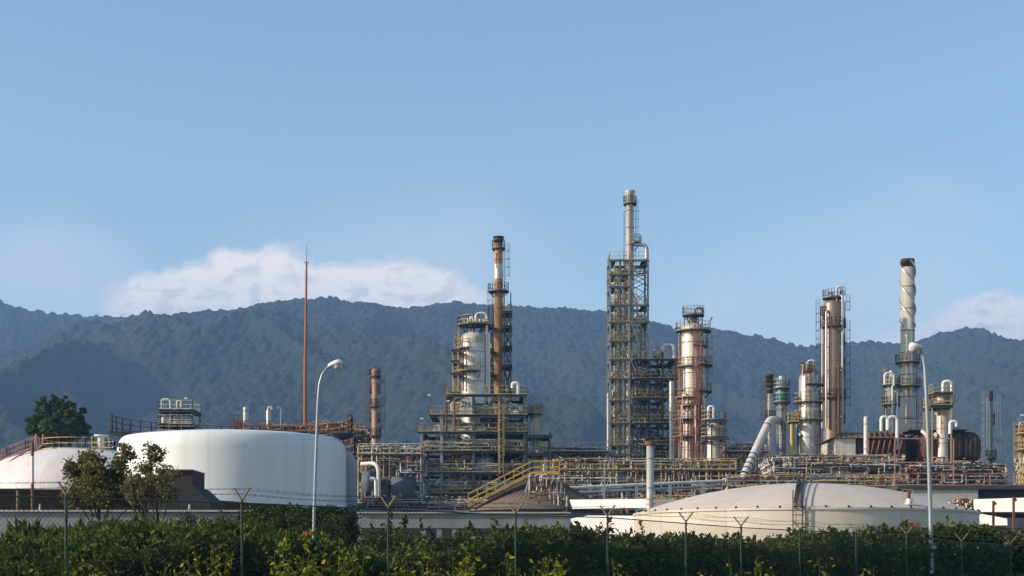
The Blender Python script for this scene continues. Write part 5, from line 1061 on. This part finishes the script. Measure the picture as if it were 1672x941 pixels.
# dry twigs of the brown shrub and a bare sapling
# ================================================================== AIR, SKY, LIGHT, LENS
hz = MB('dark_steel'); hz.box(-3400, 3400, -90, 5400, -1.2, 780); ho = hz.build('haze'); ho.data.materials.clear()
m = bpy.data.materials.new('haze_air'); m.use_nodes = True; nt = m.node_tree; nt.nodes.clear(); out = nt.nodes.new('ShaderNodeOutputMaterial')
pv = nt.nodes.new('ShaderNodeVolumePrincipled'); pv.inputs['Color'].default_value = (.33,.575,1.0,1); pv.inputs['Density'].default_value = 1.45e-4; pv.inputs['Anisotropy'].default_value = 0.0
nt.links.new(pv.outputs[0], out.inputs['Volume']); ho.data.materials.append(m); tag(ho, kind='stuff'); m.cycles.homogeneous_volume = True
SUN_AZ, SUN_EL = math.radians(256), math.radians(23)
w = bpy.data.worlds.new('World'); scn.world = w; w.use_nodes = True; nt = w.node_tree; nt.nodes.clear()
out = nt.nodes.new('ShaderNodeOutputWorld'); bg = nt.nodes.new('ShaderNodeBackground'); nt.links.new(bg.outputs[0], out.inputs[0])
sk = nt.nodes.new('ShaderNodeTexSky'); sk.sky_type = 'NISHITA'; sk.sun_disc = False; sk.sun_elevation = SUN_EL; sk.sun_rotation = SUN_AZ; sk.air_density = 1.0; sk.dust_density = 1.0; sk.ozone_density = .7; sk.altitude = 0
SKY = .15
tc = nt.nodes.new('ShaderNodeTexCoord'); sp = nt.nodes.new('ShaderNodeSeparateXYZ'); nt.links.new(tc.outputs['Generated'], sp.inputs[0])
ysafe = math_(nt, 'MAXIMUM', sp.outputs[1], .05); u = math_(nt, 'DIVIDE', sp.outputs[0], ysafe); vv = math_(nt, 'DIVIDE', sp.outputs[2], ysafe)
uv = nt.nodes.new('ShaderNodeCombineXYZ'); nt.links.new(u, uv.inputs[0]); nt.links.new(vv, uv.inputs[1])
def wn(scale, detail, rough, off=(0,0,0), st=(1,1.5,1), dist=.2):
    mp = nt.nodes.new('ShaderNodeMapping'); mp.inputs['Location'].default_value = off; mp.inputs['Scale'].default_value = st; nt.links.new(uv.outputs[0], mp.inputs[0]); return noise(nt, mp.outputs[0], scale, detail, rough, dist)
def ell(px_, py, a, b, k):
    du = math_(nt, 'MULTIPLY', math_(nt, 'SUBTRACT', u, (px_-CX)/F), F/a); dv = math_(nt, 'MULTIPLY', math_(nt, 'SUBTRACT', vv, (HZ-py)/F), F/b)
    r2 = math_(nt, 'ADD', math_(nt, 'MULTIPLY', du, du), math_(nt, 'MULTIPLY', dv, dv)); return math_(nt, 'MULTIPLY', math_(nt, 'MAXIMUM', math_(nt, 'SUBTRACT', 1.0, r2), -4.0), k)
def smax(lst):
    r = lst[0]
    for q in lst[1:]: r = math_(nt, 'SMOOTH_MAX', r, q, .15)
    return r
n1 = wn(19, 9, .62); n2 = wn(19, 9, .62, off=(.006,-.006,0)); n3 = wn(6, 5, .5, off=(3,1,0))
body = smax([ell(405,500,190,108,1.5), ell(290,510,130,75,1.2), ell(580,500,230,84,1.5), ell(700,505,110,58,.9), ell(1640,545,160,68,1.3), ell(1530,570,150,40,.8)])
def dens(nn): return math_(nt, 'ADD', body, math_(nt, 'MULTIPLY', math_(nt, 'SUBTRACT', nn, .5), 3.0))
cl = ramp(nt, dens(n1), .0, .60); cl2 = ramp(nt, dens(n2), .1, 1.2)
faint = ramp(nt, math_(nt, 'ADD', smax([ell(110,460,210,110,1.0), ell(800,500,200,60,.4), ell(1300,560,260,50,.9), ell(-100,480,200,80,.6), ell(836,620,1500,300,.55)]), math_(nt, 'MULTIPLY', math_(nt, 'SUBTRACT', n3, .5), 2.4)), .0, .9)
shade = ramp(nt, math_(nt, 'SUBTRACT', dens(n1), dens(n2)), -.22, .22, (1,1,1,1), (0,0,0,1))
hgt = ramp(nt, vv, .150, .185)
ccol = mix(nt, math_(nt, 'MULTIPLY', math_(nt, 'ADD', shade, hgt), .5), (.50,.54,.62), (.98,.87,.79))
skc = nt.nodes.new('ShaderNodeMix'); skc.data_type = 'RGBA'; skc.blend_type = 'MULTIPLY'; skc.inputs[0].default_value = 1; nt.links.new(sk.outputs[0], skc.inputs[6]); skc.inputs[7].default_value = (SKY*.93,SKY,SKY,1)
c = mix(nt, math_(nt, 'MULTIPLY', faint, .52), skc.outputs[2], (.60,.64,.70)); c = mix(nt, math_(nt, 'MULTIPLY', cl, .94), c, ccol)
nt.links.new(c, bg.inputs[0]); bg.inputs[1].default_value = 1.0
sun = bpy.data.lights.new('sun', 'SUN'); sun.energy = 4.7; sun.angle = math.radians(.5); sun.color = (1.0,.86,.70)
so = bpy.data.objects.new('sun', sun); COL.objects.link(so); sd = Vector((math.sin(SUN_AZ)*math.cos(SUN_EL), math.cos(SUN_AZ)*math.cos(SUN_EL), math.sin(SUN_EL))); so.rotation_euler = sd.to_track_quat('Z', 'Y').to_euler()
cam = bpy.data.cameras.new('camera'); co = bpy.data.objects.new('camera', cam); COL.objects.link(co); co.location = (0,0,EYE); co.rotation_euler = (PI/2,0,0)
cam.sensor_width = 36; cam.lens = F/1672*36; cam.shift_y = (HZ-470.5)/1672; cam.clip_end = 12000; cam.clip_start = .1; scn.camera = co
scn.view_settings.view_transform = 'Standard'; scn.view_settings.look = 'None'; scn.view_settings.exposure = .30; scn.view_settings.gamma = 1
scn.render.engine = 'CYCLES'; scn.cycles.max_bounces = 6; scn.cycles.volume_bounces = 1; scn.cycles.transparent_max_bounces = 8; scn.cycles.use_denoising = True
